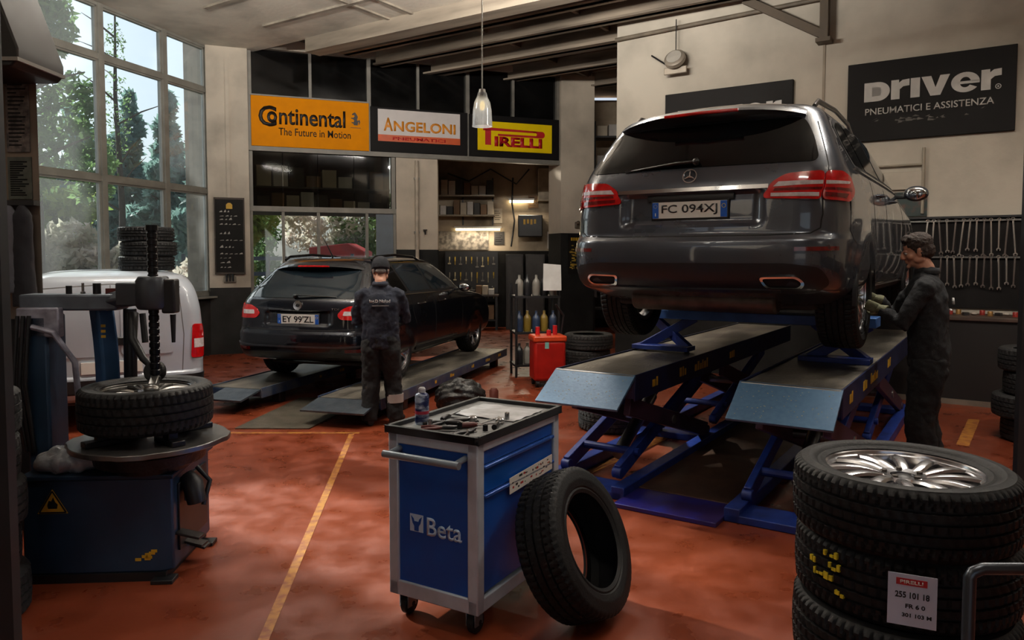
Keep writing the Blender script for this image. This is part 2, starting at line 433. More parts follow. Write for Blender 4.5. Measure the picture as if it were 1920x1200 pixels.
def rbeam(s0, s1, z0, z1, x0=-9.0, x1=4.3, m=None):
    w = MB(); y0 = s0 - 10.46; y1 = s1 - 10.46
    w.box(x0, x1, y0, y1, z1 - .03, z1); w.box(x0, x1, y0, y1, z0, z0 + .03); w.box(x0, x1, (y0+y1)/2 - .05, (y0+y1)/2 + .05, z0, z1)
    return struct('beam', clip(w, FR, [WINP, SIGNP]), m or beamm, **FR)
w = MB(); w.box(-9, 6.5, -2.06, -1.75, 4.98, 5.42); clip(w, FR, [WINP]); struct('beam', w, mat('pale_beam', (176, 164, 146), .7, var=.2, c2=(116, 106, 94), scale=2, stretch=(.3, 2, 2)), **FR)
for s0, s1, z0 in ((9.15, 9.4, 5.12), (9.95, 10.2, 5.1), (10.9, 11.25, 5.08), (12.2, 12.45, 5.1), (13.6, 13.85, 5.1)): rbeam(s0, s1, z0, 5.4)
w = MB()
for x in (-4.9, -2.6, -6.6): w.box(x, x + .06, -1.8, 6.5, 5.28, 5.38)
struct('beam', clip(w, FR, [WINP, SIGNP]), beamm, **FR)
# battens of the plaster bays
w = MB()
for y in (-2.9, -3.9, -4.9): w.box(-9, 7, y, y + .07, 5.17, 5.2)
for x in (-7.2, -6.75, -5.0, -2.4, .2): w.box(x, x + .05, -9, -2.06, 5.175, 5.2)
struct('trim_2', clip(w, FR, [WINP]), mat('batten', (176, 166, 150), .7, var=.25, c2=(110, 102, 92), scale=3), **FR)
# conduit along the head of the tool wall
w = MB(); w.tube([at(FR, -4.44, -.06, 4.93), at(FR, -1.6, -.06, 5.0), at(FR, 4, -.06, 5.02)], .03, 8)
struct('trim_3', w, mat('conduit', (104, 94, 80), .6, var=.3))
# steel gusset holding the roof beam at the tool wall
g = MB(); g.box(-1.52, -1.42, -.16, -.03, 4.45, 5.2); g.beam((-2.5, -.1, 5.15), (-1.45, -.1, 4.5), .09, .1); g.box(-1.56, -1.38, -.2, 0, 4.42, 4.47)
struct('trim_bracket', g, mat('bracket_steel', (84, 72, 58), .6, .2), **FR)
# posts at both edges of the view
w = MB(); w.box(-1.75, -1.615, 2.36, 2.4, 0, 5.2); struct('trim_4', w, mat('dark_post', (20, 24, 28), .5))
w = MB(); w.box(2.99, 3.25, 4.36, 4.4, 0, 5.2); struct('trim_5', w, mat('grey_post', (40, 44, 48), .5, var=.3))

# --- added fill lamps hung out of view, to brighten the hall and ceiling
tube_m = mat('fill_tube_glow', (255, 240, 215), .4, emit=7)
lampw = mat('lamp_white', (225, 225, 220), .5)
def add_fill_lamp(loc, rz, power, up, label, L=1.5, tilt=0):
    t = thing('fill_lamp', label, 'lamp', loc, rz, 'added fill lamps')
    MB().box(-L/2, L/2, -.05, .05, .0, .05).build('housing', lampw, t, bevel=.008)
    for y in (-.075, .075): MB().tube([(-L/2 + .04, y, .02), (L/2 - .04, y, .02)], .016, 10).build('tube', tube_m, t)
    for x in (-L/2, L/2 - .03): MB().box(x, x + .03, -.1, .1, 0, .04).build('socket', lampw, t)
    for x in (-L/3, L/3): MB().tube([(x, 0, .05), (x, 0, 5.2 - loc[2])], .006, 8).build('hanger', alum, t)
    area_lamp('fill_light_down', (loc[0], loc[1], loc[2] - .03), L, .12, power, (1, .93, .84), (0, 0, rz))
    area_lamp('fill_light_up', (loc[0], loc[1], loc[2] + .10), L, .12, up, (1, .94, .86), (PI - R(tilt), 0, 0))  # added uplight, tilted on some to brighten the visible ceiling
for (x, y, z, p, u, r) in ((-3.0, 6.6, 4.45, 85, 300, 20), (.2, 7.6, 4.45, 85, 280, 0), (3.4, 5.6, 4.45, 90, 90, -33), (1.0, 2.0, 4.6, 24, 30, -33), (-2.6, 1.5, 4.6, 12, 40, 20), (5.6, 3.6, 4.6, 30, 50, -33)):
    add_fill_lamp((x, y, z), R(r), p, u, 'added twin tube fill lamp hanging unseen under the plaster ceiling', tilt=28 if u > 100 else 0)
# ------------------------------------------------------------------ tyres and wheels
rubber = mat('tyre_rubber', (16, 16, 17), .6, var=.35, spec=.3, scale=12, bump=.12, bscale=90)
rubber2 = mat('worn_rubber', (26, 25, 25), .75, var=.35, scale=9, bump=.15, bscale=70)
liner = mat('inner_liner', (16, 15, 15), .4, var=.3)
alloy = mat('polished_alloy', (205, 205, 208), .2, .95, var=.08, scale=14)
alloy_d = mat('grey_alloy', (120, 118, 115), .32, .9, var=.2)
disc_m = mat('brake_steel', (96, 90, 84), .4, .8, var=.25)
dark = mat('black_plastic', (15, 15, 16), .42, var=.25)
chrome = mat('chrome', (220, 222, 225), .1, 1, var=.04)

def tyre_mesh(mb, Ro=.33, ri=.216, w=.22, n=252, ribs=5, open_=True, sip=5, M=None):
    """tyre about local Z with cut grooves, shoulder blocks and angled sipes"""
    h = Ro - ri; hw = w / 2; P = []                       # (radius, z, kind)  kind: 0 plain, 1 shoulder, 2 rib
    P += [(ri + .004, -hw * .78, 0), (ri - .004, -hw * .86, 0), (ri + .012, -hw * .93, 0), (ri + .02, -hw * .9, 0), (ri + .026, -hw * .95, 0), (ri + h * .4, -hw, 0), (ri + h * .48, -hw * 1.015, 0), (ri + h * .52, -hw, 0), (ri + h * .74, -hw * .985, 0), (Ro - .022, -hw * .95, 0)]
    P += [(Ro - .012, -hw * .9, 1), (Ro - .004, -hw * .8, 1)]
    tw = hw * .72; gw = .0105; rw = (2 * tw - (ribs - 1) * gw) / ribs
    z = -tw; crown = lambda q: Ro - .004 * (q / tw) ** 2
    for i in range(ribs):
        k = 1 if i in (0, ribs - 1) else 2
        P += [(crown(z), z, k), (crown(z + rw / 2), z + rw / 2, k), (crown(z + rw), z + rw, k)]
        z += rw
        if i < ribs - 1: P += [(Ro - .012, z + .002, 0), (Ro - .012, z + gw - .002, 0)]; z += gw
    P += [(a, -b, c) for a, b, c in P[11::-1]]
    if open_:
        P += [(ri + .02, hw * .76, 0), (ri + h * .55, hw * .9, 0), (Ro - .02, hw * .7, 0), (Ro - .014, 0, 0), (Ro - .02, -hw * .7, 0), (ri + h * .55, -hw * .9, 0), (ri + .02, -hw * .76, 0)]
    else: P += [(ri - .004, 0, 0)]
    rings = []
    for r, z, k in P:
        ring = []
        for j in range(n):
            t = 2 * PI * j / n; rr = r
            if k == 1 and (j + int(abs(z) * 30)) % 4 == 0: rr -= .008
            if k == 2 and (j + int(z * 90)) % sip == 0: rr -= .006
            p = Vector((rr * math.cos(t), rr * math.sin(t), z)); ring.append(mb.bm.verts.new(M @ p if M else p))
        rings.append(ring)
    m = len(rings)
    for i in range(m):
        a = rings[i]; b = rings[(i + 1) % m]
        for j in range(n): mb.face([a[j], a[(j + 1) % n], b[(j + 1) % n], b[j]])
    return mb
TY = {}
def tyre_data(key, **k):
    if key not in TY:
        m = k.pop('m', rubber)
        o = tyre_mesh(MB(), **k).build('tyre', m, smooth=30, weld=False); TY[key] = o.data; bpy.data.objects.remove(o)
    return TY[key]
def tyre(key, loc, rot, label, group, name='tyre', cat='tyre', parent=None, **k):
    o = bpy.data.objects.new(name, tyre_data(key, **k)); COL.objects.link(o); o.location = loc; o.rotation_euler = rot
    if parent: o.parent = parent
    else: tag(o, label, cat, group)
    return o
def rim_mesh(r=.216, w=.2, n=10, style='multi'):
    mb = MB(); hw = w / 2
    mb.lathe([(r + .012, hw * .86), (r + .014, hw * .93), (r + .004, hw * .95), (r - .008, hw * .86), (r - .014, hw * .62), (r - .022, hw * .5), (r - .03, -hw * .8), (r + .006, -hw * .9), (r + .006, -hw * .94), (r - .036, -hw * .84), (r - .03, hw * .45), (r - .02, hw * .75)], 72, closed=True)
    zo = hw * .68; zi = hw * .55
    def spoke(a0, a1, w0, w1, twist=0):
        pts = []; rad = []
        for i in range(7):
            f = i / 6; rr = .045 + (r - .016 - .045) * f; a = a0 + (a1 - a0) * f + twist * math.sin(PI * f)
            z = zi + (zo - zi) * f + .012 * math.sin(PI * f)
            pts.append((rr * math.cos(a), rr * math.sin(a), z)); rad.append((w0 + (w1 - w0) * f, .011))
        mb.tube(pts, rad, 8, up=(0, 0, 1))
    if style == 'multi':
        for k in range(n): spoke(2*PI*k/n, 2*PI*k/n + .05, .014, .0085); spoke(2*PI*k/n + .24, 2*PI*k/n + .24 + .05, .013, .007)
    elif style == 'fan':
        for k in range(n): spoke(2*PI*k/n, 2*PI*k/n + .2, .017, .022, .04)
    else:
        for k in range(n): spoke(2*PI*k/n - .1, 2*PI*k/n - .23, .016, .015); spoke(2*PI*k/n + .1, 2*PI*k/n + .23, .016, .015)
    mb.lathe([(0, zi - .012), (.034, zi - .012), (.036, zi + .012), (.066, zi + .016), (.08, zi + .006), (.085, zi - .03), (.06, zi - .05), (0, zi - .05)], 40)
    return mb
RM = {}
def rim_data(key, m=None, **k):
    if key not in RM:
        o = rim_mesh(**k).build('wheel', m or alloy, smooth=35, weld=False)
        RM[key] = (o.data, k.get('r', .216), k.get('w', .2)); bpy.data.objects.remove(o)
    return RM[key]
BITS = {}
def wheel_bits(key, parent):
    """bolts, centre cap and brake disc as pieces of a wheel"""
    d, r, w = RM[key]; zi = w / 2 * .55
    if key not in BITS:
        b = []
        b.append(MB().tube([(.054, 0, zi - .005), (.054, 0, zi + .021)], .0095, 6).build('wheel_bolt', disc_m))
        b.append(MB().lathe([(0, zi + .012), (.02, zi + .011), (.033, zi + .004), (.033, zi - .01), (0, zi - .01)], 24).build('centre_cap', dark, smooth=40))
        b.append(MB().lathe([(0, zi - .07), (.09, zi - .07), (.1, zi - .09), (r * .78, zi - .09), (r * .78, zi - .115), (0, zi - .115)], 40).build('brake_disc', disc_m, smooth=35))
        BITS[key] = [(o.name.split('.')[0], o.data) for o in b]
        for o in b: bpy.data.objects.remove(o)
    for nme, me in BITS[key]:
        for k in range(5 if nme == 'wheel_bolt' else 1):
            o = bpy.data.objects.new(nme, me); COL.objects.link(o); o.parent = parent; o.rotation_euler = (0, 0, 2 * PI * k / 5 + .3 if nme == 'wheel_bolt' else 0)
def car_wheel(parent, key, tkey, loc, side):
    """wheel as a part: rim > tyre, bolts, cap, disc; outer face to +x when side=1"""
    o = bpy.data.objects.new('wheel', RM[key][0]); COL.objects.link(o); o.parent = parent; o.location = loc
    o.rotation_euler = (0, PI / 2 * side, 0) if side > 0 else (0, -PI / 2, 0)
    t = bpy.data.objects.new('tyre', TY[tkey]); COL.objects.link(t); t.parent = o
    wheel_bits(key, o)
    return o
# ------------------------------------------------------------------ car bodies
def pchip(xs, ys):
    xs = np.array(xs, float); ys = np.array(ys, float); h = np.diff(xs); d = np.diff(ys) / h
    m = np.zeros(len(xs)); m[0] = d[0]; m[-1] = d[-1]
    for i in range(1, len(xs) - 1):
        if d[i-1] * d[i] > 0:
            w1 = 2*h[i] + h[i-1]; w2 = h[i] + 2*h[i-1]; m[i] = (w1 + w2) / (w1 / d[i-1] + w2 / d[i])
    def f(x):
        x = min(max(x, xs[0]), xs[-1]); i = min(int(np.searchsorted(xs, x, 'right')) - 1, len(xs) - 2); i = max(i, 0)
        t = (x - xs[i]) / h[i]; a = ys[i]; b = ys[i+1]
        return float((2*t**3 - 3*t**2 + 1)*a + (t**3 - 2*t**2 + t)*h[i]*m[i] + (-2*t**3 + 3*t**2)*b + (t**3 - t**2)*h[i]*m[i+1])
    return f
class Body:
    """car skin as a stack of plan outlines: z -> (half width, rear y, corner sizes, front y). x right, y forward."""
    def __init__(s, rows, wheels, Rarch, flare=.02, recess=None, crown=.05, fcorner=(.35, .6)):
        c = list(zip(*rows)); z = c[0]; s.z0 = z[0]; s.z1 = z[-1]
        s.w, s.yr, s.rx, s.ry, s.yf = [pchip(z, q) for q in c[1:]]
        s.wheels = wheels; s.Ra = Rarch; s.flare = flare; s.recess = recess; s.crown = crown; s.fc = fcorner; s.cache = {}
    def outline(s, z):
        k = round(z, 5)
        if k in s.cache: return s.cache[k]
        w = s.w(z); yr = s.yr(z); rx = min(s.rx(z), w * .9); ry = s.ry(z); yf = s.yf(z); P = []
        fx = min(s.fc[0], w * .7); fy = s.fc[1]
        for i in range(25):
            x = (w - rx) * i / 24; y = yr + s.crown * (x / w) ** 2
            if s.recess:
                hx, zl, zh, dp = s.recess
                a = min(1, max(0, (hx - x) / .07)); b = min(1, max(0, (z - zl) / .05)) * min(1, max(0, (zh - z) / .03))
                y += dp * (a*a*(3 - 2*a)) * (b*b*(3 - 2*b))
            P.append((x, y))
        y0 = P[-1][1] if not s.recess else yr + s.crown * ((w - rx) / w) ** 2
        for i in range(1, 15):
            t = PI / 2 * i / 14; P.append((w - rx + rx * math.sin(t) ** .9, y0 + ry * (1 - math.cos(t) ** .9)))
        ya = y0 + ry; yb = yf - fy
        for i in range(1, 71):
            y = ya + (yb - ya) * i / 70; f = (y - ya) / max(yb - ya, .01)
            x = w - .05 * max(0, f - .6) ** 2 * 6 * .4
            for wy, wz in s.wheels:
                d = math.hypot(y - wy, z - wz) - s.Ra
                x += s.flare * math.exp(-(d / .07) ** 2) * (1 if z < wz + s.Ra + .3 else 0)
            P.append((x, y))
        xw = P[-1][0]
        for i in range(1, 13):
            t = PI / 2 * i / 12; P.append((xw - fx * (1 - math.cos(t)), yb + fy * .82 * math.sin(t)))
        xl, yl = P[-1]
        for i in range(1, 9):
            f = i / 8; P.append((xl * (1 - f), yl + fy * .18 * (1 - (1 - f) ** 2)))
        P = np.array(P)
        d = np.r_[0, np.cumsum(np.hypot(*np.diff(P, axis=0).T))]
        s.cache[k] = (P, d); return s.cache[k]
    def arc(s, q, z):
        P, d = s.outline(z); a = abs(q); g = 1 if q >= 0 else -1
        return Vector((g * np.interp(a, d, P[:, 0]), np.interp(a, d, P[:, 1]), z))
    def rear(s, x, z):
        P, _ = s.outline(z); a = abs(x)
        return Vector((x, float(np.interp(a, P[:39, 0], P[:39, 1])), z))
    def side(s, y, z, sg=1):
        P, _ = s.outline(z)
        return Vector((sg * float(np.interp(y, P[36:121, 1], P[36:121, 0])), y, z))
    def skin(s, name, m, parent, levels, arch_x=(.5, 1.3)):
        mb = MB(); rings = []
        for z in levels:
            P, _ = s.outline(z)
            full = [(x, y) for x, y in P] + [(-x, y) for x, y in P[-2:0:-1]]
            rings.append(mb.verts([(x, y, z) for x, y in full]))
        n = len(rings[0])
        for a, b in zip(rings, rings[1:]):
            for k in range(n): mb.face([a[k], a[(k+1) % n], b[(k+1) % n], b[k]])
        mb.face(rings[0][::-1])
        top = rings[-1]; yc = (top[0].co.y + top[len(s.outline(levels[-1])[0]) - 1].co.y) / 2
        c = mb.bm.verts.new((0, yc, levels[-1] + .006))
        for k in range(n): mb.face([top[k], top[(k+1) % n], c])
        o = mb.build(name, m, parent, weld=False)
        cut = MB()
        for wy, wz in s.wheels:
            for sg in (-1, 1):
                cut.lathe([(0, arch_x[0]), (s.Ra, arch_x[0]), (s.Ra, arch_x[1]), (0, arch_x[1])], 64, Matrix.Translation((0, wy, wz)) @ Matrix.Rotation(PI/2 * sg, 4, 'Y'))
        co = cut.build('cut', m)
        b = o.modifiers.new('arches', 'BOOLEAN'); b.object = co; b.operation = 'DIFFERENCE'; b.solver = 'EXACT'
        bake(o); bpy.data.objects.remove(co); soft(o.data, 38)
        return o
def patch(fn, poly, name, m, parent, off=.004, thick=.012, step=.04, smooth=40):
    """a panel cut to poly (2D), laid on a body through fn(u, v) with a real thickness"""
    bm = bmesh.new()
    bm.faces.new([bm.verts.new((p[0], p[1], 0)) for p in poly])
    xs = [p[0] for p in poly]; ys = [p[1] for p in poly]
    for ax, lo, hi in ((0, min(xs), max(xs)), (1, min(ys), max(ys))):
        k = max(1, int((hi - lo) / step))
        for i in range(1, k):
            c = [0, 0, 0]; c[ax] = lo + (hi - lo) * i / k; nn = [0, 0, 0]; nn[ax] = 1
            bmesh.ops.bisect_plane(bm, geom=bm.verts[:] + bm.edges[:] + bm.faces[:], plane_co=c, plane_no=nn)
    e = 1e-3; out = MB(); va = {}; vb = {}
    for v in bm.verts:
        u, t = v.co.x, v.co.y; p = fn(u, t); n = (fn(u + e, t) - fn(u - e, t)).cross(fn(u, t + e) - fn(u, t - e))
        n = n.normalized() if n.length > 1e-12 else Vector((0, -1, 0))
        va[v] = out.bm.verts.new(p + n * off); vb[v] = out.bm.verts.new(p + n * (off - thick))
    for f in bm.faces:
        q = [va[v] for v in f.verts]; out.face(q); out.face([vb[v] for v in f.verts][::-1])
    for ed in bm.edges:
        if len(ed.link_faces) == 1:
            a, b = ed.verts; out.face([va[a], va[b], vb[b], vb[a]])
    bm.free()
    return out.build(name, m, parent, smooth=smooth, weld=False)
def rpoly(pts, r=.03, k=5):
    """round the corners of a polygon"""
    out = []; n = len(pts)
    for i in range(n):
        p = Vector(pts[i]); a = Vector(pts[i-1]); b = Vector(pts[(i+1) % n])
        da = (a - p); db = (b - p); ra = min(r, da.length * .45); rb = min(r, db.length * .45)
        s = p + da.normalized() * ra; t = p + db.normalized() * rb
        for j in range(k + 1):
            f = j / k; out.append(tuple(s * (1-f)**2 + p * 2*f*(1-f) + t * f*f))
    return out
def strip(pts, w):
    """ribbon polygon along a 2D path"""
    L = []; Rr = []
    for i, p in enumerate(pts):
        a = Vector(pts[max(i-1, 0)]); b = Vector(pts[min(i+1, len(pts)-1)]); d = (b - a).normalized(); n = Vector((-d.y, d.x))
        L.append(tuple(Vector(p) + n * w / 2)); Rr.append(tuple(Vector(p) - n * w / 2))
    return L + Rr[::-1]

def carpaint(name, c, coat=1):
    m = mat(name, c, .28, .55, var=.06, scale=3, coat=coat, rvar=.03)
    return m
grey_paint = carpaint('grey_metallic', (74, 79, 88)); black_paint = carpaint('black_metallic', (17, 21, 30))
auto_glass = mat('privacy_glass', (8, 9, 10), .05, var=.2, spec=.28, rvar=.01)
clear_auto = mat('tinted_glass', (24, 32, 38), .04, var=.3, spec=.6, scale=1, rvar=.01)
gap_m = mat('shut_line', (6, 6, 7), .8); trim_b = mat('trim_black', (20, 20, 22), .45, var=.2)
red_lens = mat('red_lens', (186, 16, 18), .12, var=.25, scale=18, coat=1, spec=.7)
red_dark = mat('dark_red_lens', (96, 8, 10), .15, var=.3, scale=40, coat=1)
white_lens = mat('clear_lens', (205, 196, 196), .15, var=.2, scale=30, coat=1)
plate_w = mat('plate_white', (222, 222, 214), .4, var=.04); plate_b = mat('plate_blue', (24, 86, 178), .4, var=.06); ink = mat('plate_ink', (12, 12, 14), .5)
under_m = mat('underbody', (44, 40, 38), .75, .3, var=.4); exh_m = mat('exhaust_steel', (92, 84, 76), .5, .8, var=.35, scale=9)

def plate(parent, chars, loc, rot, w=.52, h=.11):
    p = MB().box(-w/2 - .012, w/2 + .012, -.004, .012, -h/2 - .014, h/2 + .012).build('number_plate', dark, parent, bevel=.004)
    p.location = loc; p.rotation_euler = rot
    MB().box(-w/2, w/2, -.009, -.003, -h/2, h/2).build('plate_face', plate_w, p)
    for sx in (-1, 1): MB().box(sx * (w/2 - .022) - .022, sx * (w/2 - .022) + .022, -.0115, -.008, -h/2 + .002, h/2 - .002).build('blue_band', plate_b, p)
    text(p, chars, w * .75, h * .66, (0, -.009, 0), ink, name='plate_number', bold=.012)
    text(p, 'I', .006, .022, (-w/2 + .022, -.0115, -.028), plate_w, name='plate_letter')
    m = MB()
    for k in range(8): a = 2*PI*k/8; m.prism([(-w/2 + .022 + .012*math.cos(a) + .003*math.cos(b), .028 + .012*math.sin(a) + .003*math.sin(b)) for b in (0, 2.1, 4.2)], .0115, .0125, Matrix.Rotation(PI/2, 4, 'X'))
    m.build('star_ring', mat('plate_yellow', (226, 196, 60), .5), p)
    MB().lathe([(.011, 0), (.014, 0), (.014, .001), (.011, .001)], 20, Matrix.Translation((w/2 - .022, -.0115, .02)) @ Matrix.Rotation(PI/2, 4, 'X'), closed=True).build('plate_seal', mat('plate_yellow', (226, 196, 60), .5), p)
    return p

# ================================================================== the estate on the high lift
suv = thing('car', 'grey estate car raised high on the blue scissor lift, rear towards us', 'car', (1.135, 4.966, 1.01), R(-33.4))
SW = [(1.05, .39), (3.965, .39)]
rows = [ # z, half width, rear y, corner x, corner y, front y
 (.34, .80, .46, .20, .20, 4.45), (.40, .88, .26, .26, .24, 4.68), (.455, .925, .10, .30, .30, 4.78), (.52, .945, .035, .32, .36, 4.81), (.60, .958, .005, .33, .40, 4.82), (.70, .965, .0, .33, .42, 4.82),
 (.775, .966, .012, .33, .42, 4.80), (.80, .966, .05, .33, .40, 4.79), (.83, .966, .062, .32, .40, 4.77), (.95, .966, .068, .31, .42, 4.70), (1.04, .962, .075, .31, .45, 4.50), (1.10, .955, .085, .30, .45, 4.20), (1.16, .944, .10, .28, .42, 3.90), (1.22, .928, .125, .26, .38, 3.62),
 (1.27, .905, .155, .24, .34, 3.46), (1.36, .865, .225, .20, .28, 3.36), (1.48, .812, .325, .17, .24, 3.2), (1.58, .765, .405, .15, .22, 3.04), (1.64, .735, .45, .15, .22, 2.92), (1.68, .705, .49, .16, .24, 2.8), (1.705, .665, .53, .18, .28, 2.68), (1.722, .60, .60, .2, .3, 2.55), (1.735, .48, .72, .2, .3, 2.35), (1.742, .30, .9, .15, .3, 2.1)]
B = Body(rows, SW, .425, flare=.018, recess=(.50, .855, 1.10, .045), crown=.075, fcorner=(.3, .4))
lv = list(np.unique(np.r_[[r[0] for r in rows], np.linspace(.34, .86, 27), np.linspace(.86, 1.3, 26), np.linspace(1.3, 1.735, 26)]))
B.skin('body', grey_paint, suv, lv)
rearf = lambda x, z: B.rear(x, z)
# rear glass, spoiler, tailgate lines
patch(rearf, rpoly([(-.80, 1.265), (.80, 1.265), (.735, 1.45), (.655, 1.59), (-.655, 1.59), (-.735, 1.45)], .06), 'rear_window', auto_glass, suv, .004, .02)
sp = MB()
sec = [(.30, 1.655), (.345, 1.69), (.50, 1.728), (.75, 1.742), (.9, 1.735), (.55, 1.66), (.46, 1.615), (.40, 1.61)]
ring = []
for i in range(-8, 9):
    x = .66 * i / 8; q = (i / 8) ** 2
    ring.append(sp.verts([(x * (1 + .06 * (1.66 - z) * 2), y + .10 * q + .06 * q * q, z - .035 * q * q - .012 * q) for y, z in sec]))
for a, b in zip(ring, ring[1:]):
    for k in range(8): sp.face([a[k], a[(k+1) % 8], b[(k+1) % 8], b[k]])
sp.face(ring[0]); sp.face(ring[-1][::-1])
spo = sp.build('spoiler', grey_paint, suv, smooth=50)
MB().tube([(-.26, .305, 1.652), (0, .288, 1.654), (.26, .305, 1.652)], (.012), 8).build('brake_light', red_lens, suv, smooth=50)
def gaps(B, parent, lines, fn, w=.009):
    m = []
    for L in lines: patch(fn, strip(L, w), 'panel_gap', gap_m, parent, .0016, .004, .05)
gaps(B, suv, [[(-.86, 1.05), (-.865, .93), (-.84, .845), (-.78, .812), (-.5, .803), (0, .80), (.5, .803), (.78, .812), (.84, .845), (.865, .93), (.86, 1.05)]], lambda q, z: B.arc(q, z))
gaps(B, suv, [[(-.89, 1.16), (-.872, 1.26), (-.80, 1.44), (-.75, 1.56)], [(.89, 1.16), (.872, 1.26), (.80, 1.44), (.75, 1.56)]], lambda q, z: B.arc(q, z), .007)
# chrome bar and tail lamps
arcf = lambda q, z: B.arc(q, z)
patch(arcf, [(-.52, 1.10), (.52, 1.10), (.52, 1.125), (-.52, 1.125)], 'chrome_bar', chrome, suv, .012, .02)
for sg in (1, -1):
    f = (lambda q, z, sg=sg: B.arc(q * sg, z)) if sg > 0 else (lambda q, z: B.arc(-q, z))
    inner = rpoly([(.50, 1.035), (.845, 1.02), (.845, 1.20), (.62, 1.185), (.53, 1.13)], .03)
    outer = rpoly([(.855, 1.02), (1.10, 1.01), (1.20, 1.075), (1.12, 1.17), (1.0, 1.205), (.855, 1.2)], .03)
    if sg < 0: inner = inner[::-1]; outer = outer[::-1]
    g = (lambda q, z: B.arc(q, z)) if sg > 0 else (lambda q, z: B.arc(-q, z))
    def lay(poly, nm, mm, par, off, th=.01):
        if sg > 0: return patch(arcf, poly, nm, mm, par, off, th, .03)
        return patch(arcf, [(-u, v) for u, v in poly], nm, mm, par, off, th, .03)
    a = lay(inner if sg > 0 else inner[::-1], 'tail_lamp', red_lens, suv, .014, .024)
    b = lay(outer if sg > 0 else outer[::-1], 'tail_lamp', red_lens, suv, .014, .024)
    lay([(.55, 1.105), (.84, 1.115), (.84, 1.138), (.58, 1.135)], 'light_strip', white_lens, a, .0165, .008)
    lay([(.86, 1.115), (1.08, 1.125), (1.10, 1.142), (.86, 1.138)], 'light_strip', white_lens, b, .0165, .008)
    lay([(.55, 1.045), (.83, 1.038), (.83, 1.062), (.55, 1.066)], 'reversing_lens', white_lens if sg > 0 else red_dark, a, .0165, .008)
    lay([(.87, 1.038), (1.05, 1.032), (1.08, 1.06), (.87, 1.064)], 'reflector', red_dark, b, .0165, .008)
    lay([(.56, 1.078), (.84, 1.078), (.84, 1.095), (.56, 1.095)], 'light_guide', red_dark, a, .0162, .006)
    lay([(.86, 1.078), (1.13, 1.078), (1.11, 1.097), (.86, 1.095)], 'light_guide', red_dark, b, .0162, .006)
    lay([(.70, .70), (1.0, .705), (1.0, .73), (.70, .725)], 'bumper_reflector', red_dark, suv, .006, .01)
# star badge
bd = MB().lathe([(.044, -.006), (.05, -.006), (.052, 0), (.05, .006), (.044, .006)], 40, closed=True)
for k in range(3):
    a = PI/2 + 2*PI*k/3
    bd.prism([(.045*math.cos(a), .045*math.sin(a)), (.010*math.cos(a+PI/3), .010*math.sin(a+PI/3)), (0, 0), (.010*math.cos(a-PI/3), .010*math.sin(a-PI/3))], -.003, .006)
bd.build('badge', chrome, suv, smooth=35, loc=(0, B.rear(0, 1.205).y - .006, 1.205), rot=(R(72), 0, 0))
plate(suv, 'FC 094XJ', (0, B.rear(0, .97).y - .004, .982), (R(2), 0, 0))
patch(rearf, [(-.30, 1.04), (.30, 1.04), (.30, 1.085), (-.30, 1.085)], 'plate_lamp_bar', trim_b, suv, .02, .02)
# wiper
wp = MB(); wp.tube([(.03, B.rear(0, 1.30).y - .03, 1.305), (-.12, B.rear(0, 1.31).y - .038, 1.30), (-.46, B.rear(-.46, 1.285).y - .02, 1.27)], [.022, .02, .008], 8, flat=.6)
wp.beam((-.10, B.rear(0, 1.3).y - .018, 1.30), (-.50, B.rear(-.5, 1.27).y - .012, 1.268), .008, .016); wp.ball((.03, B.rear(0, 1.3).y - .03, 1.305), .026)
wp.build('wiper', dark, suv, smooth=50)
# black diffuser, tail pipes
patch(arcf, rpoly([(-.93, .50), (-.8, .435), (.8, .435), (.93, .50), (.86, .60), (.66, .625), (-.66, .625), (-.86, .60)], .05), 'diffuser', trim_b, suv, .005, .012)
patch(arcf, strip([(-.6, .452), (0, .448), (.6, .452)], .016), 'skid_trim', mat('satin_trim', (86, 90, 96), .35, .8), suv, .012, .016)
for sg in (1, -1):
    x0 = .62; yy = B.rear(x0 * sg, .53).y
    m = MB(); pin = []; pout = []
    base = [(-.135, .035), (.10, .042), (.14, .0), (.11, -.042), (-.10, -.042)]
    ro = rpoly(base, .03, 4); ri = [(p[0] * .86, p[1] * .72) for p in ro]
    def ringv(pl, y): return m.verts([(sg * (x0 + p[0]), B.arc(x0 + p[0] + .02, .50 + p[1]).y + y, .50 + p[1]) for p in pl])
    a = ringv(ro, -.026); b = ringv(ri, -.026); c = ringv(ri, .02); d = ringv(ro, .03); k = len(ro)
    for P_, Q_ in ((a, b), (b, c), (d, a)):
        for i in range(k): m.face([P_[i], P_[(i+1) % k], Q_[(i+1) % k], Q_[i]])
    m.build('tail_pipe', chrome, suv, smooth=40)
    m = MB(); e_ = ringv(ri, -.012); f_ = ringv(ri, .01); m.face(e_); m.face(f_[::-1])
    for i in range(k): m.face([e_[i], e_[(i+1) % k], f_[(i+1) % k], f_[i]])
    m.build('pipe_bore', gap_m, suv)
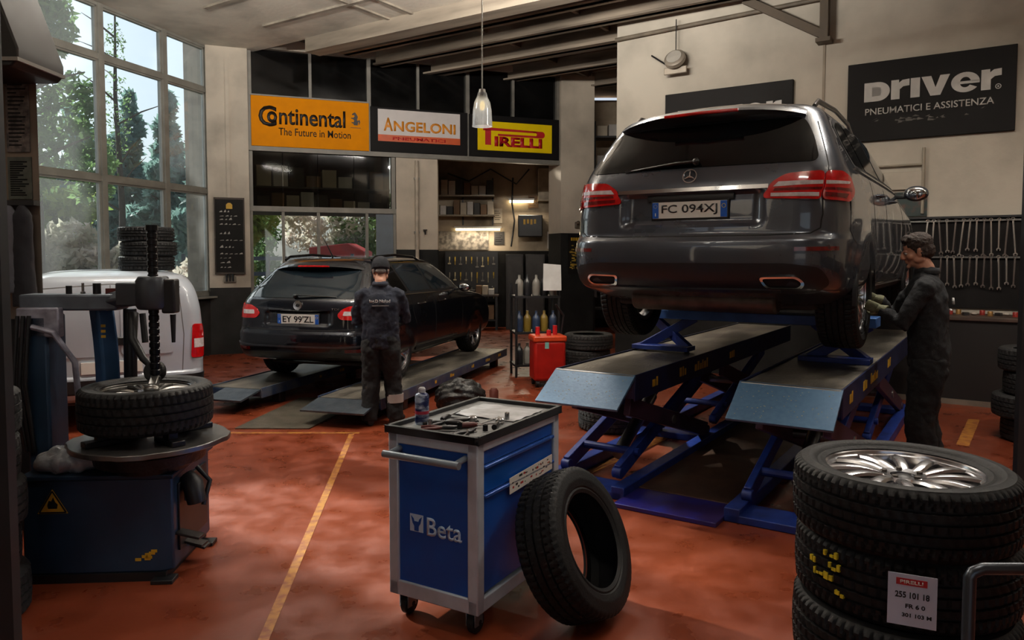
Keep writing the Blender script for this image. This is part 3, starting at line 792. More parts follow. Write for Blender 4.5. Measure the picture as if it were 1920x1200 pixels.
# side glass, doors
for sg in (1, -1):
    sf = lambda y, z, sg=sg: B.side(y, z, sg)
    def P(poly): return poly if sg > 0 else poly[::-1]
    patch(sf, P(rpoly([(.86, 1.275), (3.22, 1.262), (3.02, 1.42), (2.68, 1.60), (2.48, 1.652), (1.5, 1.668), (.98, 1.652), (.74, 1.58), (.72, 1.42)], .08)), 'window_surround', trim_b, suv, .003, .01)
    for nm, pl, mm in (('quarter_window', [(.92, 1.30), (1.30, 1.30), (1.16, 1.63), (1.0, 1.628), (.79, 1.565), (.78, 1.43)], auto_glass), ('side_window', [(1.35, 1.298), (2.02, 1.295), (1.93, 1.642), (1.52, 1.646), (1.21, 1.636)], auto_glass), ('side_window', [(2.1, 1.293), (3.08, 1.287), (2.92, 1.41), (2.63, 1.58), (2.45, 1.63), (2.01, 1.64)], clear_auto)):
        patch(sf, P(rpoly(pl, .035)), nm, mm, suv, .007, .01)
    patch(sf, P(strip([(.84, 1.268), (2, 1.258), (3.24, 1.25)], .014)), 'chrome_moulding', chrome, suv, .01, .014, .08)
    for L in ([(1.37, 1.26), (1.40, .98), (1.50, .80)], [(2.06, 1.25), (2.09, .9), (2.07, .46)], [(3.16, 1.24), (3.26, .95), (3.22, .50)], [(1.5, .46), (3.2, .46)], [(.42, 1.02), (.40, .83), (.50, .78), (.62, .76)]):
        patch(sf, P(strip(L, .008)), 'panel_gap', gap_m, suv, .0016, .004, .05)
    for y in (1.58, 2.34):
        h = MB(); xh = abs(B.side(y, 1.13).x)
        h.tube([(sg * (xh - .005), y, 1.13), (sg * (xh + .032), y + .03, 1.132), (sg * (xh + .036), y + .11, 1.134), (sg * (xh + .032), y + .19, 1.136), (sg * (xh - .005), y + .22, 1.137)], [(.012, .01)] * 5, 8)
        h.build('door_handle', grey_paint, suv, smooth=50)
    patch(sf, P([(1.5, .44), (3.52, .44), (3.5, .40), (1.52, .40)]), 'sill_trim', trim_b, suv, .012, .02, .1)
    arch = MB().lathe([(B.Ra - .006, .0), (B.Ra + .022, .0), (B.Ra + .018, .014), (B.Ra - .006, .018)], 48, a0=-.35, a1=PI + .25)
    for wy, wz in SW:
        arch = MB().lathe([(B.Ra - .012, -.02), (B.Ra + .014, -.02), (B.Ra + .012, .003), (B.Ra - .012, .006)], 48, Matrix.Translation((sg * (.958 if wy < 2 else .945), wy, wz)) @ Matrix.Rotation(PI/2, 4, 'Y') @ Matrix.Rotation(PI/2, 4, 'Z') if False else Matrix.Translation((sg * (.966 if wy < 2 else .955), wy, wz)) @ Matrix(((0, 0, sg, 0), (1, 0, 0, 0), (0, 1, 0, 0), (0, 0, 0, 1))), a0=-.12, a1=PI + .12, closed=True)
        arch.build('arch_trim', trim_b, suv, smooth=40)
    # roof rail
    pts = [(sg * .66, .72, 1.70), (sg * .665, .82, 1.752), (sg * .672, 1.4, 1.778), (sg * .665, 2.0, 1.758), (sg * .65, 2.28, 1.712)]
    MB().tube(pts, [(.014, .02)] * 5, 10).build('roof_rail', mat('rail_grey', (70, 66, 62), .3, .7), suv, smooth=50)
    # door mirror
    m = MB(); m.ball((sg * 1.085, 3.06, 1.245), (.105, .06, .072)); mo = m.build('door_mirror', grey_paint, suv, smooth=60)
    MB().beam((sg * .90, 3.09, 1.22), (sg * 1.02, 3.07, 1.215), .05, .03).build('mirror_arm', dark, mo, bevel=.008)
    MB().ball((sg * 1.09, 3.018, 1.245), (.088, .024, .058)).build('mirror_glass', mat('mirror_silver', (205, 210, 214), .03, 1, var=.02), mo, smooth=60)
# hanging underside: floor pan, silencer, pipes, axle
MB().box(-.72, .72, .55, 4.3, .30, .352).build('floor_pan', under_m, suv, bevel=.02)
MB().tube([(-.52, .42, .36), (.52, .42, .36)], [(.1, .085)] * 2, 20).build('silencer', exh_m, suv, smooth=50, bevel=.02)
MB().tube([(-.62, .85, .34), (-.3, .9, .31), (.3, .9, .31), (.62, .85, .34)], .05, 10).build('rear_axle', under_m, suv, smooth=50)
for sg in (-1, 1):
    MB().tube([(sg * .5, .5, .36), (sg * .45, 1.0, .3), (sg * .12, 1.6, .29), (sg * .1, 3.2, .28)], .032, 10).build('exhaust_pipe', exh_m, suv, smooth=50)
    MB().tube([(sg * .62, 1.05, .39), (sg * .4, 1.06, .36)], .045, 10).build('wheel_hub', under_m, suv, smooth=50)
rim_data('suv', r=.254, w=.25, n=10, style='multi'); tyre_data('suv', Ro=.385, ri=.254, w=.27, n=252)
for sg in (1, -1):
    for wy, wz in SW: car_wheel(suv, 'suv', 'suv', (sg * .825, wy, wz), sg)

# ================================================================== the wagon on the low ramps
wag = thing('car', 'black estate car parked on low ramps before the sign wall', 'car', (-2.41, 8.22, .225), R(-16.5))
WW = [(.93, .315), (3.57, .315)]
rows = [(.22, .76, .42, .2, .2, 4.25), (.27, .82, .22, .25, .24, 4.42), (.33, .855, .07, .28, .30, 4.50), (.40, .872, .02, .30, .36, 4.54), (.50, .882, .0, .30, .38, 4.55), (.58, .884, .005, .30, .38, 4.54), (.625, .884, .035, .30, .36, 4.52), (.66, .883, .045, .29, .36, 4.50), (.78, .876, .06, .28, .38, 4.42), (.86, .866, .075, .27, .38, 4.15), (.92, .852, .095, .25, .36, 3.75), (.96, .838, .115, .23, .34, 3.45), (1.00, .818, .15, .21, .30, 3.28), (1.10, .77, .26, .18, .26, 3.14), (1.22, .71, .41, .16, .24, 2.94), (1.32, .655, .53, .15, .22, 2.75), (1.37, .62, .585, .15, .22, 2.63), (1.40, .58, .63, .17, .26, 2.52), (1.42, .52, .70, .2, .3, 2.4), (1.432, .42, .8, .2, .3, 2.2), (1.438, .25, .95, .15, .3, 2.0)]
C = Body(rows, WW, .345, flare=.014, recess=(.44, .665, .85, .04), crown=.07, fcorner=(.26, .34))
lv = list(np.unique(np.r_[[r[0] for r in rows], np.linspace(.22, .7, 24), np.linspace(.7, 1.02, 20), np.linspace(1.02, 1.43, 22)]))
C.skin('body', black_paint, wag, lv)
arcc = lambda q, z: C.arc(q, z); rearc = lambda x, z: C.rear(x, z)
patch(rearc, rpoly([(-.70, .985), (.70, .985), (.62, 1.17), (.565, 1.285), (-.565, 1.285), (-.62, 1.17)], .05), 'rear_window', clear_auto, wag, .004, .02)
sp = MB(); ring = []
sec = [(.42, 1.335), (.455, 1.365), (.62, 1.415), (.8, 1.438), (.9, 1.43), (.62, 1.34), (.53, 1.30), (.48, 1.298)]
for i in range(-8, 9):
    x = .575 * i / 8; q = (i / 8) ** 2
    ring.append(sp.verts([(x * (1 + .1 * (1.36 - z)), y + .08 * q + .05 * q * q, z - .03 * q * q - .012 * q) for y, z in sec]))
for a, b in zip(ring, ring[1:]):
    for k in range(8): sp.face([a[k], a[(k+1) % 8], b[(k+1) % 8], b[k]])
sp.face(ring[0]); sp.face(ring[-1][::-1]); sp.build('spoiler', black_paint, wag, smooth=50)
MB().tube([(-.2, .425, 1.335), (0, .412, 1.337), (.2, .425, 1.335)], .011, 8).build('brake_light', red_lens, wag)
for L in ([(-.80, .80), (-.80, .72), (-.76, .655), (-.4, .635), (.4, .635), (.76, .655), (.80, .72), (.80, .80)], [(-.80, .93), (-.76, 1.02), (-.68, 1.16), (-.63, 1.27)], [(.80, .93), (.76, 1.02), (.68, 1.16), (.63, 1.27)]): patch(arcc, strip(L, .008), 'panel_gap', gap_m, wag, .0016, .004, .05)
for sg in (1, -1):
    def lay(poly, nm, mm, par, off, th=.01):
        return patch(arcc, poly if sg > 0 else [(-u, v) for u, v in poly][::-1], nm, mm, par, off, th, .03)
    a = lay(rpoly([(.50, .80), (.545, .755), (.77, .75), (.77, .905), (.62, .90), (.53, .86)], .03), 'tail_lamp', red_lens, wag, .012, .02)
    b = lay(rpoly([(.78, .75), (1.00, .755), (1.10, .80), (1.06, .90), (.92, .925), (.78, .91)], .03), 'tail_lamp', red_lens, wag, .012, .02)
    lay(rpoly([(.57, .80), (.74, .80), (.74, .845), (.57, .845)], .01), 'reversing_lens', white_lens, a, .0145, .008)
    lay(rpoly([(.80, .82), (.98, .825), (.98, .86), (.80, .855)], .01), 'light_guide', red_dark, b, .0145, .008)
    lay([(.60, .40), (.88, .405), (.88, .44), (.60, .435)], 'bumper_reflector', red_dark, wag, .006, .01)
patch(arcc, strip([(-.86, .475), (-.5, .452), (.5, .452), (.86, .475)], .018), 'bumper_moulding', mat('satin_trim', (86, 90, 96), .35, .8), wag, .008, .012)
patch(arcc, rpoly([(-.8, .30), (.8, .30), (.84, .37), (.5, .385), (-.5, .385), (-.84, .37)], .03), 'diffuser', trim_b, wag, .005, .012)
m = MB().lathe([(0, 0), (.052, 0), (.055, .006), (.052, .012), (.044, .012), (.042, .007), (0, .007)], 36)
m.build('badge', chrome, wag, smooth=40, loc=(0, C.rear(0, .905).y - .002, .905), rot=(R(80), 0, 0))
m = MB(); m.ball((0, 0, 0), (.024, .02, .004)); m.tube([(-.02, -.012, .003), (.0, .018, .004), (.022, .006, .003)], .006, 6)
bo = m.build('badge_emblem', trim_b, wag, loc=(0, C.rear(0, .905).y - .013, .907), rot=(R(80), 0, 0))
plate(wag, "EY 99'ZL", (0, C.rear(0, .745).y - .004, .752), (R(2), 0, 0))
wp = MB(); wp.tube([(-.06, C.rear(0, 1.0).y - .025, 1.008), (-.02, C.rear(0, 1.0).y - .034, 1.02), (.44, C.rear(.44, 1.01).y - .02, 1.0)], [.022, .016, .007], 8, flat=.6); wp.ball((-.06, C.rear(0, 1.0).y - .02, 1.008), .026); wp.build('wiper', dark, wag, smooth=50)
text(wag, 'TDI', .09, .022, (.46, C.rear(.46, .865).y - .004, .87), chrome, rot=(R(84), 0, R(8)), name='model_lettering').hide_render = False
for sg in (1, -1):
    sf = lambda y, z, sg=sg: C.side(y, z, sg)
    def P(poly): return poly if sg > 0 else poly[::-1]
    patch(sf, P(rpoly([(.80, 1.0), (2.98, .985), (2.80, 1.14), (2.46, 1.33), (2.26, 1.365), (1.3, 1.372), (.9, 1.345), (.74, 1.2)], .07)), 'window_surround', trim_b, wag, .003, .01)
    for nm, pl, mm in (('quarter_window', [(.87, 1.02), (1.22, 1.02), (1.07, 1.335), (.95, 1.325), (.82, 1.2)], auto_glass), ('side_window', [(1.29, 1.02), (1.92, 1.015), (1.82, 1.345), (1.38, 1.35), (1.13, 1.343)], clear_auto), ('side_window', [(1.99, 1.013), (2.86, 1.008), (2.7, 1.15), (2.42, 1.31), (2.22, 1.343), (1.90, 1.344)], clear_auto)):
        patch(sf, P(rpoly(pl, .03)), nm, mm, wag, .007, .01)
    patch(sf, P(strip([(.78, .99), (1.9, .98), (3.0, .97)], .011)), 'chrome_moulding', chrome, wag, .009, .012, .08)
    for L in ([(1.25, .99), (1.27, .76), (1.34, .62)], [(1.95, .98), (1.98, .7), (1.96, .36)], [(2.92, .97), (3.0, .75), (2.97, .38)], [(1.34, .36), (2.97, .36)]):
        patch(sf, P(strip(L, .007)), 'panel_gap', gap_m, wag, .0016, .004, .05)
    for y in (1.42, 2.12):
        xh = abs(C.side(y, .865).x)
        MB().tube([(sg * (xh - .005), y, .862), (sg * (xh + .03), y + .03, .864), (sg * (xh + .034), y + .1, .866), (sg * (xh + .03), y + .17, .868), (sg * (xh - .005), y + .2, .869)], [(.011, .009)] * 5, 8).build('door_handle', black_paint, wag, smooth=50)
    patch(sf, P([(1.34, .325), (3.17, .325), (3.15, .29), (1.36, .29)]), 'sill_trim', trim_b, wag, .012, .02, .1)
    pts = [(sg * .575, .74, 1.405), (sg * .58, .84, 1.446), (sg * .585, 1.35, 1.47), (sg * .575, 1.9, 1.446), (sg * .56, 2.15, 1.395)]
    MB().tube(pts, [(.012, .016)] * 5, 10).build('roof_rail', mat('rail_black', (34, 34, 36), .25, .6), wag, smooth=50)
    m = MB(); m.ball((sg * .985, 2.78, 1.02), (.095, .055, .066)); mo = m.build('door_mirror', black_paint, wag, smooth=60)
    MB().beam((sg * .82, 2.81, .99), (sg * .93, 2.79, .99), .05, .03).build('mirror_arm', dark, mo, bevel=.008)
    MB().ball((sg * .99, 2.742, 1.02), (.08, .022, .053)).build('mirror_glass', mat('mirror_silver', (205, 210, 214), .03, 1, var=.02), mo, smooth=60)
MB().tube([(-.05, .95, 1.43), (-.05, .93, 1.46), (-.06, .72, 1.70)], [.03, .008, .0025], 8).build('antenna', dark, wag, smooth=60)
MB().box(-.62, .62, .5, 3.9, .185, .235).build('floor_pan', under_m, wag, bevel=.02)
rim_data('wag', r=.222, w=.215, n=5, style='twin'); tyre_data('wag', Ro=.315, ri=.222, w=.225, n=180)
for sg in (1, -1):
    for wy, wz in WW: car_wheel(wag, 'wag', 'wag', (sg * .755, wy, wz), sg)
# ------------------------------------------------------------------ the big scissor lift under the grey car
lift_blue = mat('lift_blue', (34, 62, 150), .42, .1, var=.3, scale=6, c2=(24, 36, 84), thr=(.3, .75))
flap_blue = mat('flap_blue', (88, 122, 152), .42, .15, c2=(74, 106, 138), scale=30, bump=.05)
lift_dark = mat('lift_maroon', (66, 44, 62), .55, .2, var=.35)
tread_m = mat('worn_deck', (84, 80, 74), .4, .4, c2=(160, 152, 138), scale=3.5, bump=.3, bscale=45, thr=(.42, .72), stretch=(1, .4, 1))
yel = mat('yellow_mark', (205, 160, 40), .5, var=.2)
steel = mat('bare_steel', (140, 138, 134), .32, .9, var=.2, scale=10)
blackm = mat('black_paint', (22, 22, 24), .45, var=.3)
rust = mat('brown_plate', (92, 62, 46), .5, .25, c2=(58, 42, 34), scale=4, bump=.1, bscale=30)
lift = thing('scissor_lift', 'blue two runway scissor lift carrying the raised grey car', 'car lift', (1.15, 4.966, 0), R(-33.4))
def runway(parent, x0, x1, y0, y1, zt, th, marks, side=None):
    r = MB(); r.box(x0, x1, y0, y1, zt - th, zt - .012)
    r.box(x0 - .012, x0, y0, y1, zt - th - .015, zt + .012); r.box(x1, x1 + .012, y0, y1, zt - th - .015, zt + .012)
    o = r.build('runway', side or mat('runway_navy', (22, 30, 66), .45, .1, var=.35, scale=5), parent, bevel=.004)
    MB().box(x0 + .01, x1 - .01, y0 + .01, y1 - .01, zt - .013, zt).build('deck', tread_m, o)
    random.seed(int(x0 * 100) + 900)
    m = MB()
    for (ya, n) in marks:
        y = ya
        for k in range(n):
            wv = random.uniform(.025, .07); m.box(x1 + .012, x1 + .0135, y, y + wv, zt - th * .72, zt - th * random.uniform(.22, .4)); y += wv + .018
    m.build('painted_mark', yel, o)['kind'] = 'stuff'
    return o
for (x0, x1, y0, zt) in ((-1.0, -.38, .04, .832), (.35, .96, .12, .85)):
    o = runway(lift, x0, x1, y0, 4.6, zt, .16, ((.35, 2), (.9, 3), (1.25, 6), (2.2, 3)))
    f = MB(); f.box(x0 - .012, x1 + .012, -.36, 0, -.018, 0)
    fl = f.build('ramp_flap', flap_blue, lift, loc=(0, y0 + .005, zt + .012), rot=(R(33), 0, 0), bevel=.003)
    random.seed(3); sd_ = MB()
    for k in range(60): 
        xx = random.uniform(x0 + .02, x1 - .02); yy = random.uniform(-.33, -.03); q = random.uniform(.002, .0045); sd_.box(xx, xx + q * 1.6, yy, yy + q, 0, .0012)
    sd_.build('paint_chip', mat('chip', (176, 160, 110), .6), fl)['kind'] = 'stuff'
    MB().tube([(x0, y0, zt - .005), (x1, y0, zt - .005)], .014, 8).build('hinge', steel, lift)
    b = MB(); b.box(x0 - .02, x0 + .08, -.15, 4.2, 0, .09); b.box(x1 - .08, x1 + .02, -.15, 4.2, 0, .09); b.box(x0, x1, -.15, .12, 0, .05); b.box(x0, x1, 1.7, 1.9, 0, .06); b.box(x0, x1, 4.0, 4.2, 0, .06)
    b.build('base_frame', lift_blue, lift, bevel=.006)
    for (ya, yb) in ((.08, 1.75), (2.2, 3.9)):
        for xo in (x0 + .1, x1 - .1):
            a = MB().beam((xo - .035, ya, .12), (xo - .035, yb, zt - .22), .05, .11); a.tube([(xo - .07, ya, .12), (xo, ya, .12)], .04, 12)
            a.build('scissor_arm', lift_blue, lift, bevel=.006)
            a = MB().beam((xo + .035, yb, .12), (xo + .035, ya, zt - .22), .05, .13); a.tube([(xo, yb, .12), (xo + .07, yb, .12)], .04, 12)
            a.build('scissor_arm', lift_dark, lift, bevel=.006)
        MB().tube([(x0 + .03, (ya + yb) / 2, (zt - .1) / 2), (x1 - .03, (ya + yb) / 2, (zt - .1) / 2)], .035, 14).build('pivot', steel, lift)
        MB().tube([(x0 + .08, ya + .25, .22), (x1 - .08, ya + .25, .22)], .03, 12).build('cross_tube', lift_blue, lift)
    MB().tube([((x0 + x1) / 2, .45, .14), ((x0 + x1) / 2, 1.1, .5)], .05, 14).tube([((x0 + x1) / 2, 1.05, .47), ((x0 + x1) / 2, 1.5, .66)], .028, 12).build('hydraulic_ram', steel, lift, smooth=40)
w = MB(); w.box(-.37, .33, .1, 3.2, .0, .035); w.build('centre_plate', rust, lift, bevel=.004)
w = MB(); w.box(-.37, .33, -.3, .1, .0, .03); w.build('painted_sill', mat('violet_blue', (40, 40, 130), .35, .1, c2=(50, 34, 84), scale=5, thr=(.35, .6)), lift, bevel=.004)
# jacking beam on the runways
j = MB(); j.box(-1.0, .96, 1.55, 1.8, 1.12, 1.2); jb = j.build('jacking_beam', mat('jack_blue', (60, 104, 168), .4, .2, var=.25), lift, bevel=.006)
for x in (-.62, .55): MB().tube([(x, 1.68, 1.2), (x, 1.68, 1.285)], .05, 14).build('jack_pad', rubber, jb)
for x in (-.75, .68):
    a = MB().beam((x - .2, 1.5, .86), (x + .22, 1.7, 1.13), .05, .08).beam((x + .22, 1.55, .86), (x - .2, 1.72, 1.13), .05, .08).beam((x - .26, 1.5, .87), (x + .26, 1.5, .87), .2, .04)
    a.build('jack_leg', lift_blue, jb, bevel=.004)

# ------------------------------------------------------------------ the low lift under the black car
low = thing('low_lift', 'low blue and grey ramp pair carrying the black estate car', 'car lift', (-2.41, 8.22, 0), R(-16.5))
for (x0, x1, y0, xf) in ((-.95, -.30, -.2, -.75), (.55, 1.25, -.42, .55)):
    o = runway(low, x0, x1, y0, 3.95, .2235, .085, ((1.0, 1), (1.5, 2), (2.3, 2), (2.9, 3), (3.5, 2)), mat('ramp_worn', (46, 66, 100), .5, .2, c2=(96, 98, 100), scale=6, thr=(.4, .7)))
    MB().beam((((xf + x1) / 2), y0 - .0, .212), (((xf + x1) / 2), y0 - .35, .15), x1 - xf, .018).build('ramp_flap', mat('ramp_plate', (96, 104, 110), .4, .5, c2=(66, 76, 88), scale=7, bump=.2), low)
    for yy in (.2, 1.9, 3.5):
        for xx in (x0 + .08, x1 - .08): MB().box(xx - .05, xx + .05, yy, yy + .12, 0, .14).build('foot', blackm, low, bevel=.008)
fp = MB().prism([(-2.69, 7.17), (-1.97, 7.17), (-1.68, 8.6), (-2.5, 8.75)], .001, .014).build('floor_plate', mat('checker_plate', (120, 112, 98), .45, .5, c2=(82, 76, 66), scale=5, bump=.35, bscale=60), bevel=.002)
tag(fp, 'worn grey steel plate lying on the red floor between the low ramps', 'plate')

# ------------------------------------------------------------------ blue tool trolley
cart = thing('tool_trolley', 'blue and grey tool trolley with drawers standing in the foreground', 'tool trolley', (-.572, 3.41, 0), R(-30))
grey_s = mat('trolley_grey', (178, 186, 196), .42, .2, var=.12, scale=10); blue_s = mat('trolley_blue', (11, 74, 156), .36, .1, var=.14, scale=4)
cw, cd = .49, .785; z0, z1 = .112, .872
w = MB()
for x in (0, cw - .055):
    for y in (0, cd - .055): w.box(x, x + .055, y, y + .055, z0, z1)
for y in (0, cd - .055): w.box(0, cw, y + .001, y + .054, z0, z0 + .07); w.box(0, cw, y + .001, y + .054, z1 - .05, z1)
for x in (0, cw - .055): w.box(x + .001, x + .054, 0, cd, z0, z0 + .065); w.box(x + .001, x + .054, 0, cd, z1 - .045, z1)
w.build('frame', grey_s, cart, bevel=.006)
MB().box(.05, cw - .05, .012, .04, z0 + .06, z1 - .045).build('end_panel', blue_s, cart, bevel=.003)
MB().box(.012, .04, .05, cd - .05, z0 + .06, z1 - .045).build('side_panel', blue_s, cart, bevel=.003)
MB().box(.05, cw - .05, cd - .04, cd - .012, z0 + .06, z1 - .045).build('end_panel', blue_s, cart, bevel=.003)
for za, zb in ((.765, .824), (.635, .76), (.19, .63)):
    d = MB().box(cw - .04, cw - .012, .058, cd - .058, za, zb).build('drawer', blue_s, cart, bevel=.003)
    if zb < .82: MB().beam((cw - .006, .06, zb - .005), (cw - .006, cd - .06, zb - .005), .02, .016).build('drawer_grip', mat('grip_blue', (52, 92, 170), .25, .3), d, bevel=.004)
t = MB(); t.box(-.008, cw + .008, -.008, cd + .008, z1, z1 + .012); ty = t.build('top_tray', mat('tray_grey', (104, 104, 102), .5, var=.25, scale=9), cart)
t = MB(); e = .022
for (a, b, c, d) in ((-.012, cw + .012, -.012, e - .012), (-.012, cw + .012, cd - e + .012, cd + .012), (-.012, e - .012, -.012, cd + .012), (cw + .012 - e, cw + .012, -.012, cd + .012)): t.box(a, b, c, d, z1 - .004, z1 + .032)
t.build('tray_rim', mat('rim_black', (30, 32, 34), .45, var=.2), cart, bevel=.004)
h = MB().tube([(.035, -.075, .79), (.445, -.075, .79)], .017, 16); 
for x in (.06, .42): h.tube([(x, .015, .80), (x, -.075, .79)], .014, 10)
h.build('push_handle', mat('handle_grey', (132, 142, 152), .3, .3, var=.15), cart, smooth=40)
logo_w = mat('logo_white', (176, 200, 222), .5, var=.05)
text(cart, 'Beta', .19, .085, (.305, .0115, .46), logo_w, bold=.014, name='logo_lettering', depth=.0012)
lg = MB(); lg.box(.115, .19, .0105, .0118, .425, .505); ll = lg.build('logo_square', logo_w, cart)
lg = MB(); X = Matrix.Translation((.1525, .0105, .463)) @ Matrix.Rotation(PI/2, 4, 'X')
lg.prism([(-.03, .034), (-.022, .002), (-.012, -.012), (-.012, -.034), (.012, -.034), (.012, -.012), (.022, .002), (.03, .034), (.016, .022), (.012, .01), (-.012, .01), (-.016, .022)], .0, .0022, X)
lg.build('logo_spanner', blue_s, ll)
s = MB().box(cw + .001, cw + .004, .27, .70, 0, .075).build('sticker_sheet', mat('sticker', (216, 208, 198), .6, var=.08), cart, loc=(0, 0, .57), rot=(R(2), 0, 0))
random.seed(5)
for (mm, k) in ((mat('sticker_red', (170, 40, 36), .6), 9), (mat('sticker_black', (40, 38, 38), .6), 14), (mat('sticker_green', (90, 130, 80), .6), 4)):
    m = MB()
    for i in range(k):
        y = random.uniform(.29, .67); z = random.uniform(.008, .06); m.box(cw + .004, cw + .0046, y, y + random.uniform(.008, .028), z, z + random.uniform(.004, .011))
    m.build('sticker_print', mm, s)['kind'] = 'stuff'
for x in (.06, cw - .06):
    for y in (.06, cd - .06):
        c = MB(); c.box(x - .035, x + .035, y - .035, y + .035, .1, .114); c.box(x - .026, x - .02, y - .03, y + .035, .04, .102); c.box(x + .02, x + .026, y - .03, y + .035, .04, .102)
        f = c.build('caster', mat('caster_steel', (120, 122, 126), .4, .7), cart, bevel=.003)
        wl = MB().lathe([(.016, -.018), (.046, -.017), (.05, -.012), (.05, .012), (.046, .017), (.016, .018)], 28, Matrix.Translation((x, y + .012, .05)) @ Matrix.Rotation(PI/2, 4, 'Y'), closed=True); wl.tube([(x - .027, y + .012, .05), (x + .027, y + .012, .05)], .012, 10)
        wl.build('caster_wheel', rubber, f, smooth=35)
CM = Matrix.Translation((-.572, 3.41, 0)) @ Matrix.Rotation(R(-30), 4, 'Z')
CT = z1 + .012
def oncart(x, y, z=CT): return CM @ Vector((x, y, z))
# things lying in the tray
can = thing('spray_can', 'spray can with blue and white print standing on the trolley corner', 'spray can', oncart(.075, .16), R(-30))
MB().lathe([(0, 0), (.031, 0), (.033, .004), (.033, .135), (.030, .142), (.016, .152), (0, .153)], 28).build('body', mat('can_print', (30, 40, 84), .3, .2, c2=(168, 178, 196), scale=42, thr=(.45, .6), stretch=(.4, .4, 1)), can, smooth=35)
MB().lathe([(0, .15), (.017, .15), (.017, .168), (.012, .175), (0, .176)], 20).build('cap', mat('can_cap', (188, 186, 190), .4), can, smooth=35)
MB().lathe([(.0333, .05), (.0338, .055), (.0338, .06), (.0333, .065)], 28).build('label_band', mat('can_red', (160, 40, 60), .4), can)
tool_d = mat('dark_tool', (38, 36, 38), .35, .6, var=.3, scale=20); tool_l = mat('bright_tool', (170, 168, 168), .28, .9, var=.1); red_grip = mat('red_grip', (84, 30, 26), .45, var=.2)
def spanner_mb(L=.2, w=.011, t=.006):
    m = MB(); k = L / 2
    m.beam((-k + w, 0, t/2), (k - w * 1.2, 0, t/2), w, t * .8)
    m.lathe([(w * .75, 0), (w * 1.25, 0), (w * 1.25, t), (w * .75, t)], 20, Matrix.Translation((-k, 0, 0)), closed=True)
    a = w * 1.35
    P = []
    for i in range(15): 
        q = R(50) + (2*PI - R(100)) * i / 14; P.append((k + a * math.cos(q), a * math.sin(q)))
    P += [(k + a * .75, -a * .42), (k - a * .1, -a * .42), (k - a * .3, 0), (k - a * .1, a * .42), (k + a * .75, a * .42)]
    m.prism(P, 0, t)
    return m
def plier(name_, label, x, y, r, L=.19, g=red_grip):
    t_ = thing('pliers', label, 'pliers', oncart(x, y), R(r))
    for s_ in (-1, 1):
        h_ = MB().tube([(-.02, 0, .009), (-.06, s_ * .022, .009), (-L * .62, s_ * .028, .009)], [.007, .009, .007], 8).build('handle', g, t_, smooth=50)
        MB().tube([(-.03, s_ * -.004, .009), (.01, s_ * .009, .009), (.055, s_ * .003, .009)], [(.008, .007), (.01, .008), (.004, .005)], 8).build('jaw', tool_d, t_, smooth=50)
def sdriver(label, x, y, r, g):
    t_ = thing('screwdriver', label, 'screwdriver', oncart(x, y), R(r))
    MB().tube([(-.11, 0, .0145), (-.10, 0, .0145), (-.04, 0, .0145), (-.02, 0, .0145)], [.010, .014, .0135, .008], 10).build('handle', g, t_, smooth=50)
    MB().tube([(-.02, 0, .0145), (.1, 0, .0145)], .0035, 8).build('shank', tool_l, t_)
def ratchet(label, x, y, r):
    t_ = thing('ratchet', label, 'ratchet', oncart(x, y), R(r))
    MB().tube([(-.12, 0, .014), (-.05, 0, .014), (.0, 0, .014)], [.013, .011, .007], 10).build('handle', tool_d, t_, smooth=50)
    MB().lathe([(0, 0), (.02, 0), (.022, .006), (.022, .022), (.016, .028), (0, .028)], 20, Matrix.Translation((.02, 0, 0))).build('head', tool_l, t_, smooth=40)
plier('p', 'red handled pliers lying across the front of the trolley tray', .24, .13, 10)
plier('p', 'black handled pliers beside the spray can on the tray', .17, .24, 40, .2, tool_d)
plier('p', 'dark pliers at the right front corner of the trolley tray', .37, .12, 65, .18, tool_d)
sdriver('screwdriver with dark handle lying behind the red pliers', .30, .21, -20, tool_d)
sdriver('red handled screwdriver in the middle of the tray tools', .36, .24, 15, red_grip)
sdriver('screwdriver with black handle lying along the left tray edge', .12, .34, 70, tool_d)
ratchet('steel ratchet lying in the middle of the dark tray tools', .25, .30, 30); ratchet('ratchet near the right edge of the trolley tray', .40, .33, 80)
for i, (x, y, r, lab) in enumerate(((.33, .09, 20, 'bright spanner at the very front of the tray'), (.19, .33, -35, 'short spanner left of the middle ratchet'), (.32, .37, 55, 'bright spanner lying nearest the white paper'), (.22, .06, -5, 'dark spanner along the front rim of the tray'))):
    o = spanner_mb(.15 + .02 * i).build('spanner', tool_d if i % 2 else tool_l, bevel=.001); o.location = oncart(x, y); o.rotation_euler = (0, 0, R(r)); tag(o, lab, 'spanner', 'tools in the trolley tray')
for i, (x, y, lab) in enumerate(((.41, .19, 'small dark socket by the right tray rim'), (.29, .16, 'socket standing among the front tray tools'), (.15, .12, 'socket standing right of the spray can'), (.39, .42, 'socket standing by the white paper on the tray'))):
    o = MB().lathe([(.006, 0), (.012, 0), (.012, .028 + .004 * i), (.007, .028 + .004 * i)], 18, closed=True).build('socket', tool_d if i < 2 else tool_l, smooth=40); o.location = oncart(x, y); tag(o, lab, 'socket', 'tools in the trolley tray')
random.seed(11)
pm = MB(); nx, ny = 8, 12
gv = [[pm.bm.verts.new((.08 + .36 * i / nx, .40 + .3 * j / ny, CT + .003 + random.uniform(0, .006))) for j in range(ny + 1)] for i in range(nx + 1)]
for i in range(nx):
    for j in range(ny): pm.face([gv[i][j], gv[i+1][j], gv[i+1][j+1], gv[i][j+1]])
o = pm.build('paper_sheet', mat('tray_paper', (206, 206, 208), .6, c2=(150, 148, 146), scale=8)); sm = o.modifiers.new('t', 'SOLIDIFY'); sm.thickness = .002; o.location = (-.572, 3.41, 0); o.rotation_euler = (0, 0, R(-30))
tag(o, 'crumpled white paper sheet covering the rear half of the trolley tray', 'paper')

